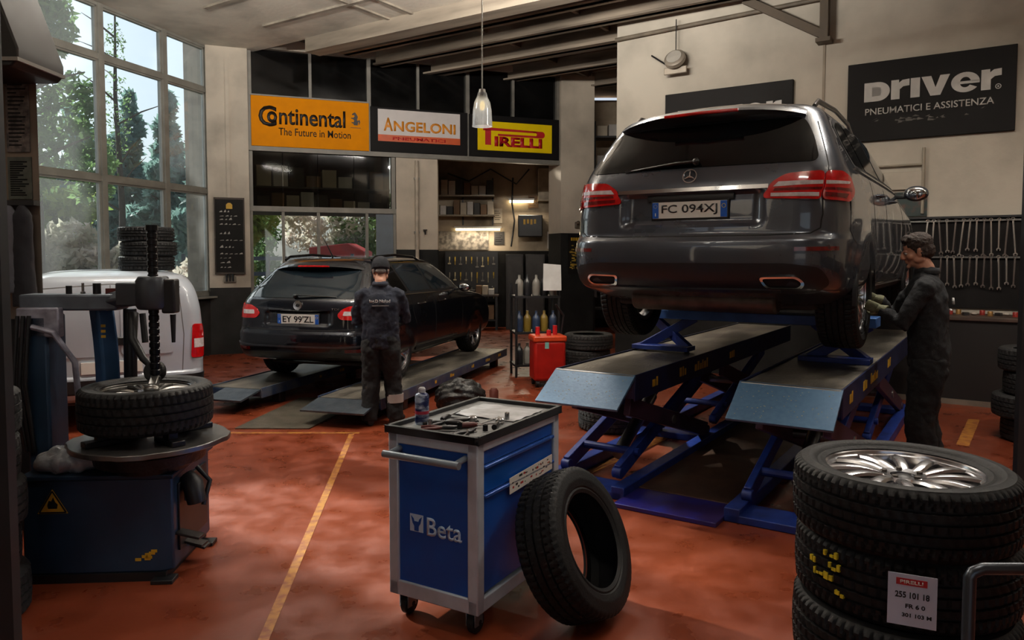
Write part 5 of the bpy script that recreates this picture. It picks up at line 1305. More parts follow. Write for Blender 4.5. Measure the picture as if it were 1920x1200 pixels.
def driver(label, x, z):
    t = on(FR, 'sign', label, 'sign', x, -.05, z, None)
    MB().box(-.895, .895, 0, .05, -.49, .49).build('panel', sign_k, t, bevel=.006)
    xs = -.70
    def ell(rx, ry, a0, a1, k=14, cx=0, cy=.5): return [(cx + rx * math.cos(R(a0 + (a1 - a0) * q / k)), cy + ry * math.sin(R(a0 + (a1 - a0) * q / k))) for q in range(k + 1)]
    glyph = {'D': [[(0, 0), (0, 1), (.62, 1)] + ell(.55, .5, 90, -90, 14, .62) + [(.36, 0), (.36, .26)] + ell(.2, .24, -90, 90, 10, .62) + [(.36, .74), (.36, 0)]],
             'r': [[(0, 0), (0, 1), (.36, 1), (.36, .84), (.52, .97), (.84, 1), (.84, .66), (.56, .64), (.4, .5), (.4, 0)]], 'I': [[(0, 0), (0, 1), (.42, 1), (.42, 0)]],
             'v': [[(0, 1), (.44, 1), (.64, .4), (.84, 1), (1.26, 1), (.86, 0), (.42, 0)]],
             'e': [ell(.62, .5, 0, 325, 26, .62) + ell(.24, .26, 325, 0, 20, .62), [(.3, .42), (1.236, .42), (1.24, .55), (.3, .55)]]}
    for ch_, w_, gw_ in (('D', .29, 1.17), ('r', .2, .84), ('I', .10, .42), ('v', .30, 1.26), ('e', .29, 1.24), ('r', .2, .84)):
        lm = MB()
        for poly in glyph[ch_]: lm.prism([(xs + p[0] * w_ / gw_, p[1] * .235) for p in poly], 0, .003, face_at(0, 0, 0))
        lm.build('lettering', sign_g, t); xs += w_ + .014
    text(t, 'PNEUMATICI E ASSISTENZA', 1.37, .082, (.0, 0, -.125), sign_g, bold=.008)
    MB().lathe([(.022, 0), (.03, 0), (.03, .003), (.022, .003)], 24, face_at(.72, .03, 0), closed=True).build('round_mark', sign_g, t)
    MB().lathe([(0, 0), (.01, 0), (.01, .003), (0, .003)], 12, face_at(.72, .03, 0)).build('round_mark_dot', sign_g, t)
    m = MB(); random.seed(6)
    for k in range(26):
        a = random.gauss(-.1, .22); b = -.26 + random.gauss(0, .018); m.prism([(a, b), (a + random.uniform(.02, .1), b + random.uniform(-.006, .01)), (a + random.uniform(.0, .06), b + .02)], 0, .002, face_at(0, 0, 0))
    m.build('worn_print', mat('faded_print', (96, 92, 86), .6, var=.4, scale=20), t)['kind'] = 'stuff'
    return t
driver('black wall sign with white lettering fully in view at upper right', -.29, 3.615)
driver('black wall sign half hidden behind the raised car roof', -2.75, 3.53)
# ------------------------------------------------------------------ left pillar: price board, boxes
t = on(FS, 'price_board', 'tall black price board with white writing on the left pillar', 'notice board', -.33, -.165, 2.02)
MB().box(-.235, .235, .0, .03, -.64, .64).build('board', sign_k, t, bevel=.004)
m = MB()
for (a, b, c, d) in ((-.245, .245, .62, .65), (-.245, .245, -.65, -.62), (-.245, -.225, -.65, .65), (.225, .245, -.65, .65)): m.box(a, b, -.008, .03, c, d)
m.build('board_frame', mat('board_wood', (58, 48, 40), .6, var=.3), t)
m = MB().prism([(-.05, .46), (.05, .46), (.05, .53), (.02, .56), (-.02, .56), (-.05, .53)], 0, .002, face_at(0, 0, 0)); m.build('board_emblem', yel, t)
random.seed(9); m = MB()
for z, n_, h_ in ((.40, 3, .05), (.33, 4, .03), (.27, 3, .045), (.19, 6, .03), (.03, 3, .05), (-.08, 5, .03), (-.2, 4, .05), (-.31, 5, .03), (-.38, 3, .02), (-.46, 2, .04), (-.54, 3, .03)):
    x = -.16
    for k in range(n_):
        wv = random.uniform(.03, .08); q = random.uniform(.4, 1) * h_
        m.prism([(x, z), (x + wv, z + .004), (x + wv * .8, z + q), (x + wv * .3, z + q * .6)], 0, .0015, face_at(0, 0, 0)); x += wv + .02
        if x > .15: break
m.build('chalk_writing', mat('chalk', (178, 174, 166), .8), t)['kind'] = 'stuff'
t = on(FS, 'switch_box', 'small dark switch box under the price board on the pillar', 'switch', -.34, -.165, 1.28)
MB().box(-.1, .1, 0, .04, -.05, .05).build('box', mat('switch_grey', (120, 112, 100), .5), t, bevel=.005)
for x in (-.05, .0, .05): MB().tube([(x, -.01, -.03), (x, -.01, .10)], .018, 10).build('lever', blackm, t)
# middle pillar pipe with bracket
t = on(FS, 'drain_pipe', 'pale vertical drain pipe on the middle white pillar', 'pipe', 2.95, -.07, 0)
MB().tube([(0, 0, 0), (0, 0, 3.45)], .035, 14).build('pipe', mat('pipe_paint', (180, 166, 148), .6, var=.3), t, smooth=40)
for z in (1.0, 2.1, 3.1): MB().box(-.05, .05, -.01, .045, z, z + .04).build('bracket', alum, t)
t = on(FS, 'hose_tap', 'dark hose tap fixed to the middle pillar beside the pipe', 'tap', 3.1, -.05, 2.08)
MB().tube([(0, .03, .06), (0, -.03, .06), (0, -.05, 0)], .014, 10).build('spout', tool_d, t); MB().lathe([(0, 0), (.04, 0), (.04, .015), (0, .015)], 16, Matrix.Translation((0, -.03, .08))).build('handle', tool_d, t)
# right pillar: yellow poster, exit lamp
t = on(FS, 'poster', 'yellow and black notice sheet on the dark lower part of the right pillar', 'poster', 6.2, -.115, 1.72)
MB().box(-.16, .16, 0, .012, -.4, .4).build('sheet', sign_k, t)
m = MB(); random.seed(14)
for k in range(40):
    x = random.uniform(-.14, .08); z = random.uniform(-.36, .2); m.box(x, x + random.uniform(.02, .07), -.002, 0, z, z + random.uniform(.01, .03))
m.build('yellow_print', mat('notice_yellow', (176, 144, 50), .6, var=.3), t)['kind'] = 'stuff'
m = MB()
for k in range(4): m.box(-.1 + .05 * k, -.065 + .05 * k, -.002, 0, .27, .33)
m.build('heading', yel, t)
t = on(FS, 'exit_lamp', 'small dark emergency lamp on the right pillar above the dado', 'lamp', 6.3, -.14, 2.3)
MB().box(-.11, .11, 0, .06, -.07, .07).build('housing', mat('lamp_dirty', (84, 74, 62), .5, var=.3), t, bevel=.02); 
for x in (-.06, .06): MB().ball((x, -.02, .05), .04, 14, 10).build('lamp_head', mat('lamp_dirty', (84, 74, 62), .5), t, smooth=60)
# ------------------------------------------------------------------ pendant lamp
t = thing('pendant_lamp', 'clear glass bell pendant lamp hanging on a long cable', 'lamp', (-.276, 7.0, 2.90))
MB().tube([(0, 0, .3), (0, 0, 2.28)], .006, 8).build('cable', alum, t)
MB().lathe([(0, 2.26), (.05, 2.27), (.05, 2.3), (0, 2.3)], 20).build('ceiling_cap', alum, t)
MB().lathe([(0, .32), (.03, .32), (.036, .28), (.036, .24), (0, .24)], 20).build('lamp_holder', mat('holder', (140, 136, 130), .4, .5), t, smooth=40)
g_ = MB().lathe([(.04, .29), (.05, .25), (.075, .20), (.088, .12), (.092, .0), (.095, -.02), (.091, -.02), (.088, 0), (.084, .12), (.071, .198), (.046, .248), (.036, .29)], 36, closed=True).build('glass_shade', thin_glass('lamp_glass', (225, 225, 225), .25, .08, dust=.3), t, smooth=40)
MB().ball((0, 0, .17), (.026, .026, .045), 16, 12).build('bulb', mat('bulb_glow', (255, 220, 160), .3, emit=2.5), t, smooth=60)
# ------------------------------------------------------------------ tool wall: spanners, bench, lamp, boards
t = on(FR, 'tool_board', 'long black board for hanging spanners on the cream wall', 'tool board', .9, -.03, 1.0)
MB().box(-1.9, 2.4, 0, .03, .06, 1.14).build('board', mat('board_black', (26, 24, 24), .8, var=.4, scale=4, spec=.15), t)
for z in (1.09, .655): MB().box(-1.9, 2.4, -.03, 0, z, z + .02).build('rail', steel, t)
for z in (1.13,): MB().box(-1.9, 2.4, -.06, 0, z, z + .025).build('cap', blackm, t)
span_m = [mat('spanner_chrome', (196, 186, 176), .25, .95, var=.1), mat('spanner_dull', (120, 110, 104), .35, .9, var=.3)]
ords = 'first second third fourth fifth sixth seventh eighth ninth tenth eleventh twelfth thirteenth fourteenth'.split()
random.seed(17)
sp_d = {}
for row, (zt, u0, n_, du, L0) in enumerate(((2.085, -.26, 13, .0745, .40), (1.65, -.10, 11, .0745, .36))):
    for k in range(n_):
        L = L0 * random.uniform(.86, 1.05); key = round(L, 2); mi = 1 if random.random() < .35 else 0
        if (key, mi) not in sp_d:
            o = spanner_mb(key, .017, .009).build('spanner', span_m[mi], bevel=.0015); sp_d[key, mi] = o.data; bv = o
            bake(o); sp_d[key, mi] = o.data; bpy.data.objects.remove(o)
        o = bpy.data.objects.new('spanner', sp_d[key, mi]); COL.objects.link(o)
        o.matrix_world = frame(FR) @ Matrix.Translation((u0 + k * du, -.062, zt - L / 2 + .02)) @ Matrix.Rotation(R(random.uniform(-5, 5)), 4, 'Y') @ Matrix.Rotation(PI/2, 4, 'Y') @ Matrix.Rotation(PI/2, 4, 'X')
        tag(o, ords[k] + ' spanner from the left in the ' + ('upper' if row == 0 else 'lower') + ' row on the black tool board', 'spanner', 'spanners of the tool board')
bench = on(FR, 'workbench', 'long black workbench under the spanner board', 'workbench', 1.2, 0, 0)
MB().box(-2.0, 2.8, -.71, -.05, .955, 1.0).build('bench_top', mat('bench_wood', (74, 58, 50), .5, var=.3), bench, bevel=.006)
MB().box(-1.98, 2.78, -.68, -.06, .06, .955).build('body', mat('bench_black', (28, 25, 24), .55, var=.3, scale=2), bench)
MB().box(-2.0, 2.8, -.70, -.05, .0, .06).build('plinth', mat('bench_plinth', (120, 108, 96), .6), bench)
cl = [mat('tin_red', (150, 44, 36), .4), mat('tin_white', (200, 190, 178), .45), mat('tin_dark', (44, 40, 40), .4), mat('tin_brass', (160, 120, 70), .4, .4)]
names = [('tin', 'red tin', 0), ('rag', 'pale folded rag', 1), ('box', 'dark small box', 2), ('tin', 'brass coloured tin', 3)]
for k in range(13):
    u = -.28 + k * .079; nm, lb_, ci = names[(k * 3) % 4]; mb = MB()
    if nm == 'tin': mb.lathe([(0, 0), (.028, 0), (.028, .05), (.024, .055), (0, .055)], 18)
    elif nm == 'box': mb.box(-.03, .03, -.03, .03, 0, .035)
    else: mb.ball((0, 0, .018), (.038, .03, .018), 14, 8)
    o = mb.build(nm, cl[ci], smooth=40); o.location = at(FR, u, -.45 + .08 * ((k * 7) % 3), 1.0); o.rotation_euler = (0, 0, k)
    tag(o, lb_ + ' on the workbench, ' + ords[k] + ' thing from the left of its visible top', nm, 'small things on the workbench')
t = on(FR, 'floodlight', 'round dirty floodlight on the upper cream wall', 'lamp', -3.46, -.185, 4.50)
MB().lathe([(0, .02), (.12, .02), (.15, .0), (.155, -.05), (.14, -.07), (0, -.07)], 28, Matrix.Rotation(R(60), 4, 'X')).build('housing', mat('lamp_grey', (150, 140, 126), .45, .3, var=.3), t, smooth=40)
MB().lathe([(0, .022), (.11, .022), (.11, .026), (0, .026)], 24, Matrix.Rotation(R(60), 4, 'X')).build('lens', mat('lamp_lens', (176, 170, 160), .2), t)
MB().box(-.17, .17, .03, .06, -.22, -.12).build('bracket', mat('lamp_grey', (150, 140, 126), .45), t, bevel=.01)
MB().tube([(-.1, .08, -.1), (-.38, .08, .1)], .012, 8).build('arm', tool_d, t); MB().tube([(0, .06, .1), (0, .06, .55)], .008, 8).build('cable', blackm, t)
t = on(FR, 'fuse_box', 'pale electric panel with pipes on the cream wall behind the raised car', 'electric panel', -.45, -.04, 2.5)
MB().box(-.30, .16, 0, .04, .0, .22).build('cover', mat('panel_grey', (176, 166, 150), .5, var=.1), t, bevel=.005)
MB().tube([(.14, .0, -.3), (.14, 0, .5)], .018, 10).build('conduit', mat('conduit_grey', (150, 140, 124), .5), t); MB().tube([(-.6, 0, .3), (.14, 0, .3)], .014, 10).build('conduit', mat('conduit_grey', (150, 140, 124), .5), t)
t = on(FR, 'poster', 'dark green framed poster on the cream wall beside the door mirror', 'poster', -.5, -.02, 2.33)
MB().box(-.3, .24, 0, .02, -.16, .14).build('sheet', mat('poster_green', (38, 52, 50), .4, c2=(90, 60, 50), scale=9, thr=(.5, .7)), t)
# tyres at the right edge
tyre_data('old', m=rubber2, Ro=.33, ri=.215, w=.21, n=160, ribs=4, sip=4)
for k in range(4): tyre('old', (4.80 + (.03, -.04, .02, 0)[k], 6.72 + (.0, .03, -.03, .02)[k], .106 + .212 * k), (0, 0, k), ['bottom', 'second lowest', 'third', 'topmost'][k] + ' worn tyre in the stack by the right edge near the workbench', 'tyres of the stack at the right edge')
for k in range(3): tyre('old', (.98 + .03 * k, 10.15 - .02 * k, .106 + .212 * k), (0, 0, k * 2), ['bottom', 'middle', 'top'][k] + ' worn tyre of the stack beside the red oil drainer', 'tyres beside the oil drainer')
for k in range(2): tyre('old', (.98 + .02 * k, 7.25, .106 + .212 * k), (0, 0, k * 2 + .5), ['lower', 'upper'][k] + ' grey worn tyre of the pair under the left lift runway', 'tyres under the runway')
for k in range(5): tyre('old', (-2.62 + (.02, -.02, .015, -.01, 0)[k], 3.36, .106 + .212 * k), (0, 0, k * 1.3), ['bottom', 'second lowest', 'middle', 'second highest', 'topmost'][k] + ' tyre of the stack at the far left edge by the tyre changer', 'tyres at the far left edge')
# ------------------------------------------------------------------ red oil drainer and trolley behind it
red_o = mat('drainer_red', (168, 30, 22), .35, .1, var=.2, scale=6)
t = thing('oil_drainer', 'red waste oil drainer with orange top standing beside the pillar', 'oil drainer', (.46, 9.65, 0), R(10))
MB().box(-.21, .21, -.17, .17, .08, .60).build('tank', red_o, t, bevel=.04, seg=3)
MB().box(-.22, .22, -.18, .18, .58, .66).build('rim', mat('drainer_orange', (196, 66, 28), .4, var=.15), t, bevel=.02)
MB().box(-.07, -.02, -.176, -.168, .50, .58).build('gauge', mat('gauge_cyan', (130, 190, 180), .3), t)
for x in (-.16, .16):
    for y in (-.12, .12): MB().lathe([(0, -.02), (.045, -.02), (.045, .02), (0, .02)], 18, Matrix.Translation((x, y, .045)) @ Matrix.Rotation(PI/2, 4, 'Y')).build('wheel', rubber, t)
for (x, y, h_) in ((-.12, .05, .1), (.1, 0, .12), (.0, -.08, .07)): MB().tube([(x, y, .65), (x, y, .66 + h_)], .03, 12).build('knob', red_s, t)
MB().tube([(.2, .1, .6), (.24, .1, .9), (.12, .05, 1.05)], .014, 10).build('handle', blackm, t, smooth=40)
t = thing('service_trolley', 'dark wheeled service trolley full of bottles behind the red oil drainer', 'trolley', (.32, 10.5, 0), R(10))
for x in (-.3, .3):
    for y in (-.2, .2): MB().tube([(x, y, .0), (x, y, 1.3)], .018, 10).build('post', blackm, t)
for z in (.15, .6, 1.1): MB().box(-.32, .32, -.22, .22, z, z + .03).build('shelf', blackm, t)
bc = [mat('bottle_black', (32, 32, 34), .3), mat('bottle_yellow', (120, 98, 34), .4), mat('bottle_white', (128, 124, 116), .4), mat('bottle_blue', (34, 50, 76), .4)]
TM = Matrix.Translation((.32, 10.5, 0)) @ Matrix.Rotation(R(10), 4, 'Z')
def bottle(loc, ci, lab, group, s=1.0, name='bottle'):
    o = MB().lathe([(0, 0), (.045, 0), (.048, .01), (.048, .15), (.04, .18), (.016, .21), (.016, .25), (0, .25)], 16).build(name, bc[ci], smooth=40); o.location = loc; o.scale = (s, s, s)
    tag(o, lab, 'bottle', group); return o
lbn = ['black', 'yellow', 'white', 'blue']
pos = 'left end|left of centre|centre|right of centre|right end'.split('|')
for zi, (z, nm) in enumerate(((.18, 'lowest'), (.63, 'middle'), (1.13, 'top'))):
    for k in range(5): bottle(TM @ Vector((-.24 + .12 * k, -.1 + .03 * (k % 2), z)), (k * 2 + zi * 3) % 4, lbn[(k * 2 + zi * 3) % 4] + ' bottle at ' + pos[k] + ' of the ' + nm + ' shelf of the service trolley', 'bottles on the service trolley', 1.15)
o = MB().prism([(-.13, -.18), (.13, -.18), (.15, .18), (-.1, .2)], 0, .01, XR).build('paper_sheet', mat('paper', (196, 194, 190), .6)); o.location = TM @ Vector((.18, -.25, 1.38)); o.rotation_euler = (R(-14), 0, R(14)); tag(o, 'white sheet of paper leaning on the top of the service trolley', 'paper')
# black sack and tin on the floor
sk = MB(); sk.ball((0, 0, .15), (.27, .22, .2), 60, 40)
for v in sk.bm.verts:
    n_ = math.sin(v.co.x * 38 + 3 * math.sin(v.co.y * 33)) * .012 + math.sin(v.co.y * 60 + v.co.z * 70) * .009; v.co += (v.co - Vector((0, 0, .15))).normalized() * n_; v.co.z = max(v.co.z, 0)
o = sk.build('rubbish_sack', mat('sack_black', (26, 25, 25), .45, var=.4, bump=.5, bscale=40), smooth=50, loc=(-.56, 8.02, .001)); tag(o, 'black wrinkled sack lying on the floor by the low ramp end', 'sack')
o = MB().lathe([(0, 0), (.05, 0), (.05, .2), (.03, .23), (0, .23)], 18).build('canister', mat('canister_brown', (96, 44, 34), .5, var=.3), smooth=40); o.location = (-.2, 8.15, 0); tag(o, 'small brownish red canister standing right of the black sack', 'canister')
# ------------------------------------------------------------------ back room
t = thing('pegboard', 'black panel of bright hand tools on the back room wall', 'tool board', (-.95, 17.565, 0))
MB().box(-.62, .62, 0, .03, .6, 1.78).build('board', blackm, t)
random.seed(31)
tl = [mat('tool_bright', (190, 176, 140), .4, .4), mat('tool_yellow', (170, 140, 50), .4), mat('tool_grey', (130, 124, 116), .4, .5)]
for r_ in range(3):
    for k in range(9):
        x = -.95 - .52 + .13 * k; z = 1.66 - .36 * r_; L = random.uniform(.14, .26); mb = MB()
        mb.tube([(0, 0, 0), (0, 0, -L * .55)], [.016, .014], 8); mb.tube([(0, 0, -L * .5), (0, 0, -L)], .007, 8)
        if random.random() < .5: mb.box(-.035, .035, -.012, .012, -L - .03, -L)
        o = mb.build('hand_tool', tl[(k + r_ * 2) % 3], smooth=40); o.location = (x, 17.545, z)
        tag(o, ords[k] + ' tool from the left in the ' + ('top', 'middle', 'lowest')[r_] + ' row of the back room panel', 'tool', 'tools on the back room panel')
t = thing('parts_shelf', 'two tier wall shelf crowded with parts in the back room', 'shelf', (-1.15, 17.4, 2.3))
for z in (.3, .75): MB().box(-.7, .75, -.2, .2, z, z + .03).build('shelf_board', mat('shelf_grey', (150, 138, 120), .6, var=.2), t)
for x in (-.65, 0, .7): MB().box(x - .015, x + .015, .165, .2, .1, 1.2).build('upright', blackm, t)
bx = [mat('carton_pale', (196, 182, 160), .7, var=.15), mat('carton_brown', (120, 92, 66), .7, var=.2), mat('carton_dark', (50, 46, 42), .6), mat('carton_white', (206, 200, 192), .6)]
bnm = ['pale', 'brown', 'dark', 'white']
random.seed(41)
def boxes(x0, x1, y, z, n_, place, group, hmax=.3, M=None, off=0):
    w_ = (x1 - x0) / n_
    for k in range(n_):
        h_ = hmax * random.uniform(.45, 1); ci = (k * 3 + off) % 4 if n_ > 1 else 0
        o = MB().box(-w_ * .44, w_ * .44, -.13, .13, 0, h_).build('box', bx[ci], bevel=.006); p = Vector((x0 + w_ * (k + .5), y, z)); o.location = (M @ p) if M else p
        if M: o.rotation_euler = M.to_euler()
        tag(o, bnm[ci] + ' box, ' + ords[k] + ' ' + place, 'box', group)
boxes(-1.82, -.42, 17.4, 2.63, 9, 'on the lower board of the back room shelf', 'boxes on the back room shelf', .36)
boxes(-1.82, -.42, 17.4, 3.08, 8, 'on the upper board of the back room shelf', 'boxes on the back room shelf', .4, None, 1)
t = thing('tube_lamp', 'lit fluorescent tube under the back room shelf', 'lamp', (-.80, 17.535, 2.30), 0)
MB().box(-.55, .55, -.03, .06, .03, .07).build('housing', lampw, t); MB().tube([(-.52, 0, 0), (.52, 0, 0)], .022, 12).build('tube', mat('lit_tube_warm', (255, 226, 180), .4, emit=9), t)
area_lamp('tube_lamp_light', (-.8, 17.4, 2.26), 1.0, .06, 14, (1, .86, .66))
t = thing('tube_lamp', 'lit lamp high on the right side of the back room', 'lamp', (.22, 17.535, 2.95), 0)
MB().box(-.3, .3, -.03, .06, .03, .07).build('housing', lampw, t); MB().tube([(-.28, 0, 0), (.28, 0, 0)], .026, 12).build('tube', mat('lit_tube_warm', (255, 226, 180), .4, emit=9), t)
area_lamp('tube_lamp_light', (.3, 17.2, 2.9), .5, .06, 22, (1, .84, .62), (R(-25), 0, 0))
t = thing('poster_board', 'grey poster board between the tool panel and the tube lamp', 'notice board', (-1.15, 17.585, 2.06))
MB().box(-.6, .6, 0, .015, -.23, .2).build('board', mat('poster_grey', (150, 140, 126), .7, c2=(84, 78, 70), scale=9, thr=(.4, .6)), t)
for k, (x, w_, lab) in enumerate(((-.15, .42, 'tall dark locker next to the back room corner'), (.3, .46, 'dark locker in the middle of the back wall'), (.82, .5, 'dark locker at the right of the back room'))):
    t = thing('locker', lab, 'cabinet', (x + w_ / 2, 17.3, 0), 0, 'lockers of the back room')
    MB().box(-w_/2 + .01, w_/2 - .01, -.25, .25, 0, 1.72).build('body', mat('locker_dark', (38, 35, 33), .5, var=.4), t, bevel=.008)
    MB().box(-w_/2 + .04, w_/2 - .04, -.265, -.25, .08, 1.66).build('door', mat('locker_door', (46, 42, 39), .45, var=.4), t, bevel=.004); MB().box(w_/2 - .1, w_/2 - .08, -.285, -.262, .9, 1.05).build('handle', steel, t)
t = thing('box_heater', 'dark box heater with yellow lettering high in the back room', 'heater', (.42, 17.35, 2.12))
MB().box(-.28, .28, -.2, .2, 0, .5).build('casing', blackm, t, bevel=.02)
m = MB()
for k in range(4): m.box(-.16 + .08 * k, -.11 + .08 * k, -.204, -.199, .28 + .02 * (k % 2), .4)
m.build('yellow_mark', yel, t)
t = thing('hanging_cabinet', 'grimy white wall cabinet at the upper right of the back room', 'cabinet', (.85, 17.45, 2.75))
MB().box(-.25, .25, -.13, .13, .2, .95).build('body', mat('cab_white', (180, 164, 140), .6, var=.25), t, bevel=.01); MB().box(-.22, .22, -.145, -.13, .24, .91).build('door', mat('cab_door', (160, 146, 124), .6, var=.3), t)
t = thing('back_bench', 'dark cluttered bench under the pegboard in the back room', 'workbench', (-1.0, 17.15, 0))
MB().box(-.75, .7, -.25, .25, .76, .8).build('bench_top', mat('bench_dark', (60, 50, 44), .6, var=.3), t, bevel=.005)
for x in (-.7, .62):
    for y in (-.2, .2): MB().box(x, x + .05, y - .025, y + .025, 0, .76).build('leg', blackm, t)
MB().box(-.7, .65, -.2, .2, .2, .23).build('lower_shelf', blackm, t)
boxes(-1.7, -.4, 17.15, .802, 9, 'along the bench top in the back room', 'boxes on the back bench', .22, None, 3)
boxes(-1.65, -.4, 17.15, .232, 6, 'on the lower shelf of the back bench', 'boxes under the back bench', .34, None, 2)
for k, (x, z, w_, h_, mi, lab) in enumerate(((-.33, 2.62, .2, .34, 0, 'pale wall calendar left of the box heater'), (-.30, 2.1, .24, .3, 2, 'dark framed notice beside the tube lamp'), (.98, 2.05, .3, .4, 3, 'white notice sheet at the right of the back room'), (.5, 2.95, .24, .3, 1, 'brown notice below the upper back room lamp'), (1.0, 1.9, .2, .12, 0, 'small pale label plate above the right locker'))):
    t = thing('notice', lab, 'notice', (x, 17.585, z)); MB().box(-w_/2, w_/2, 0, .014, -h_/2, h_/2).build('sheet', bx[mi], t)
    m = MB()
    for q in range(5): m.box(-w_ * .38, w_ * (.1 + .06 * ((q * 3) % 5)), -.002, 0, h_ * (.3 - .14 * q), h_ * (.3 - .14 * q) + .012)
    m.build('print_lines', sign_k, t)['kind'] = 'stuff'
o = MB().tube([(-1.5, 17.5, 3.6), (-1.0, 17.48, 3.42), (-.5, 17.5, 3.7), (.1, 17.48, 3.35), (.4, 17.5, 3.7)], .018, 8).build('air_hose', blackm, smooth=60); tag(o, 'black air hose sagging along the top of the back room wall', 'hose')
o = MB().tube([(.02, 17.5, 3.5), (.0, 17.48, 2.9), (.06, 17.48, 2.5), (-.02, 17.5, 1.9)], .02, 8).build('air_hose', blackm, smooth=60); tag(o, 'black hose hanging down the middle of the back room wall', 'hose')
# storage rack seen between pillar and cream wall
t = thing('storage_rack', 'tall dark storage rack between the right pillar and the cream wall', 'rack', (2.35, 16.6, 0))
for x in (-.55, .55):
    for y in (-.2, .2): MB().box(x - .025, x + .025, y - .025, y + .025, 0, 4.6).build('upright', blackm, t)
for z in (.5, 1.2, 2.0, 2.75, 3.5, 4.25): MB().box(-.57, .57, -.22, .22, z, z + .04).build('shelf', blackm, t)
for q, z in enumerate((1.24, 2.04, 2.79, 3.54, 4.29)): boxes(1.85, 2.85, 16.6, z, 4, 'on ' + ('second', 'third', 'fourth', 'fifth', 'top')[q] + ' shelf of the rack by the cream wall', 'boxes on the tall rack', .5, None, q)
# low dark screen and loose pipe of exhausts beside pillar
t = on(FS, 'loft_store', 'dark loft shelf behind the upper panes of the partition', 'shelf', 1.28, .65, 2.52)
MB().box(-1.24, 1.24, -.35, .35, .38, .41).build('shelf_board', blackm, t)
for x in (-1.22, 1.22): MB().box(x - .02, x + .02, -.3, .3, 0, 1.1).build('upright', blackm, t)
ML = frame(FS)
boxes(.12, 2.42, .5, 2.524, 9, 'on the loft floor behind the dim upper panes', 'boxes in the loft', .34, ML, 2)
boxes(.12, 2.42, .5, 2.934, 8, 'on the loft shelf behind the dim upper panes', 'boxes in the loft', .4, ML, 0)
# ------------------------------------------------------------------ white van with tyres on its roof
van = thing('van', 'white van parked at the tall windows with tyres on its roof', 'van', (-3.83, 7.11, 0), R(28))
vw = mat('van_white', (166, 172, 180), .35, var=.06, coat=.5, scale=3)
rows = [(.24, .70, .2, .1, .1, 2.8), (.32, .79, .04, .16, .16, 2.95), (.40, .815, .0, .18, .18, 3.0), (.52, .825, .0, .18, .18, 3.0), (.54, .825, .02, .16, .16, 3.0), (.8, .83, .025, .15, .16, 2.95), (1.1, .815, .035, .15, .17, 3.0), (1.3, .78, .06, .16, .2, 2.7), (1.42, .73, .10, .2, .25, 2.4), (1.48, .67, .15, .22, .28, 2.25), (1.51, .56, .25, .2, .3, 2.1), (1.525, .4, .4, .2, .3, 1.9)]
D = Body(rows, [(.75, .3), (2.6, .3)], .34, flare=.01, crown=.03, fcorner=(.3, .4))
D.skin('body', vw, van, list(np.unique(np.r_[[r[0] for r in rows], np.linspace(.24, 1.51, 50)])))
arcd = lambda q, z: D.arc(q, z)
patch(arcd, rpoly([(-.95, .27), (.95, .27), (.98, .50), (-.98, .50)], .05), 'bumper', trim_b, van, .012, .03, .08)
for L in ([(0, .55), (0, 1.40)], [(-.62, .54), (-.64, .9), (-.6, 1.36)], [(.62, .54), (.64, .9), (.6, 1.36)], [(-.62, 1.37), (0, 1.41), (.62, 1.37)]): patch(arcd, strip(L, .008), 'panel_gap', mat('van_gap', (90, 88, 86), .6), van, .0016, .004, .05)
patch(arcd, rpoly([(.08, .72), (.54, .72), (.52, 1.22), (.08, 1.24)], .05), 'door_panel', vw, van, .008, .012, .08)
patch(arcd, rpoly([(-.54, .72), (-.08, .72), (-.08, 1.24), (-.52, 1.22)], .05), 'door_panel', vw, van, .008, .012, .08)
for sg in (1, -1):
    pl = rpoly([(.70, .66), (.86, .66), (.88, .82), (.86, .99), (.72, 1.0)], .03)
    a = patch(arcd, pl if sg > 0 else [(-u, v) for u, v in pl][::-1], 'tail_lamp', red_lens, van, .012, .03, .04)
    pl = [(.73, .76), (.85, .76), (.85, .85), (.73, .85)]
    patch(arcd, pl if sg > 0 else [(-u, v) for u, v in pl][::-1], 'clear_lens', white_lens, a, .0145, .01, .04)
MB().box(-.26, .26, .0, .03, .56, .67).build('number_plate', plate_w, van)
MB().box(.03, .12, .005, .04, .82, .9).build('door_handle', dark, van, bevel=.01)
rim_data('van', m=alloy_d, r=.19, w=.18, n=8, style='fan'); tyre_data('van', Ro=.3, ri=.19, w=.19, n=120)
for sg in (1, -1):
    for wy in (.75, 2.6): car_wheel(van, 'van', 'van', (sg * .72, wy, .30), sg)
tyre_data('roof', Ro=.275, ri=.19, w=.15, n=160, ribs=4, sip=4)
for k in range(3): tyre('roof', (-3.86 + (.0, .025, .0)[k], 7.9, 1.606 + .151 * k), (0, 0, k * .9), ['bottom', 'middle', 'top'][k] + ' tyre of the stack of three on the white van roof', 'tyres on the van roof')
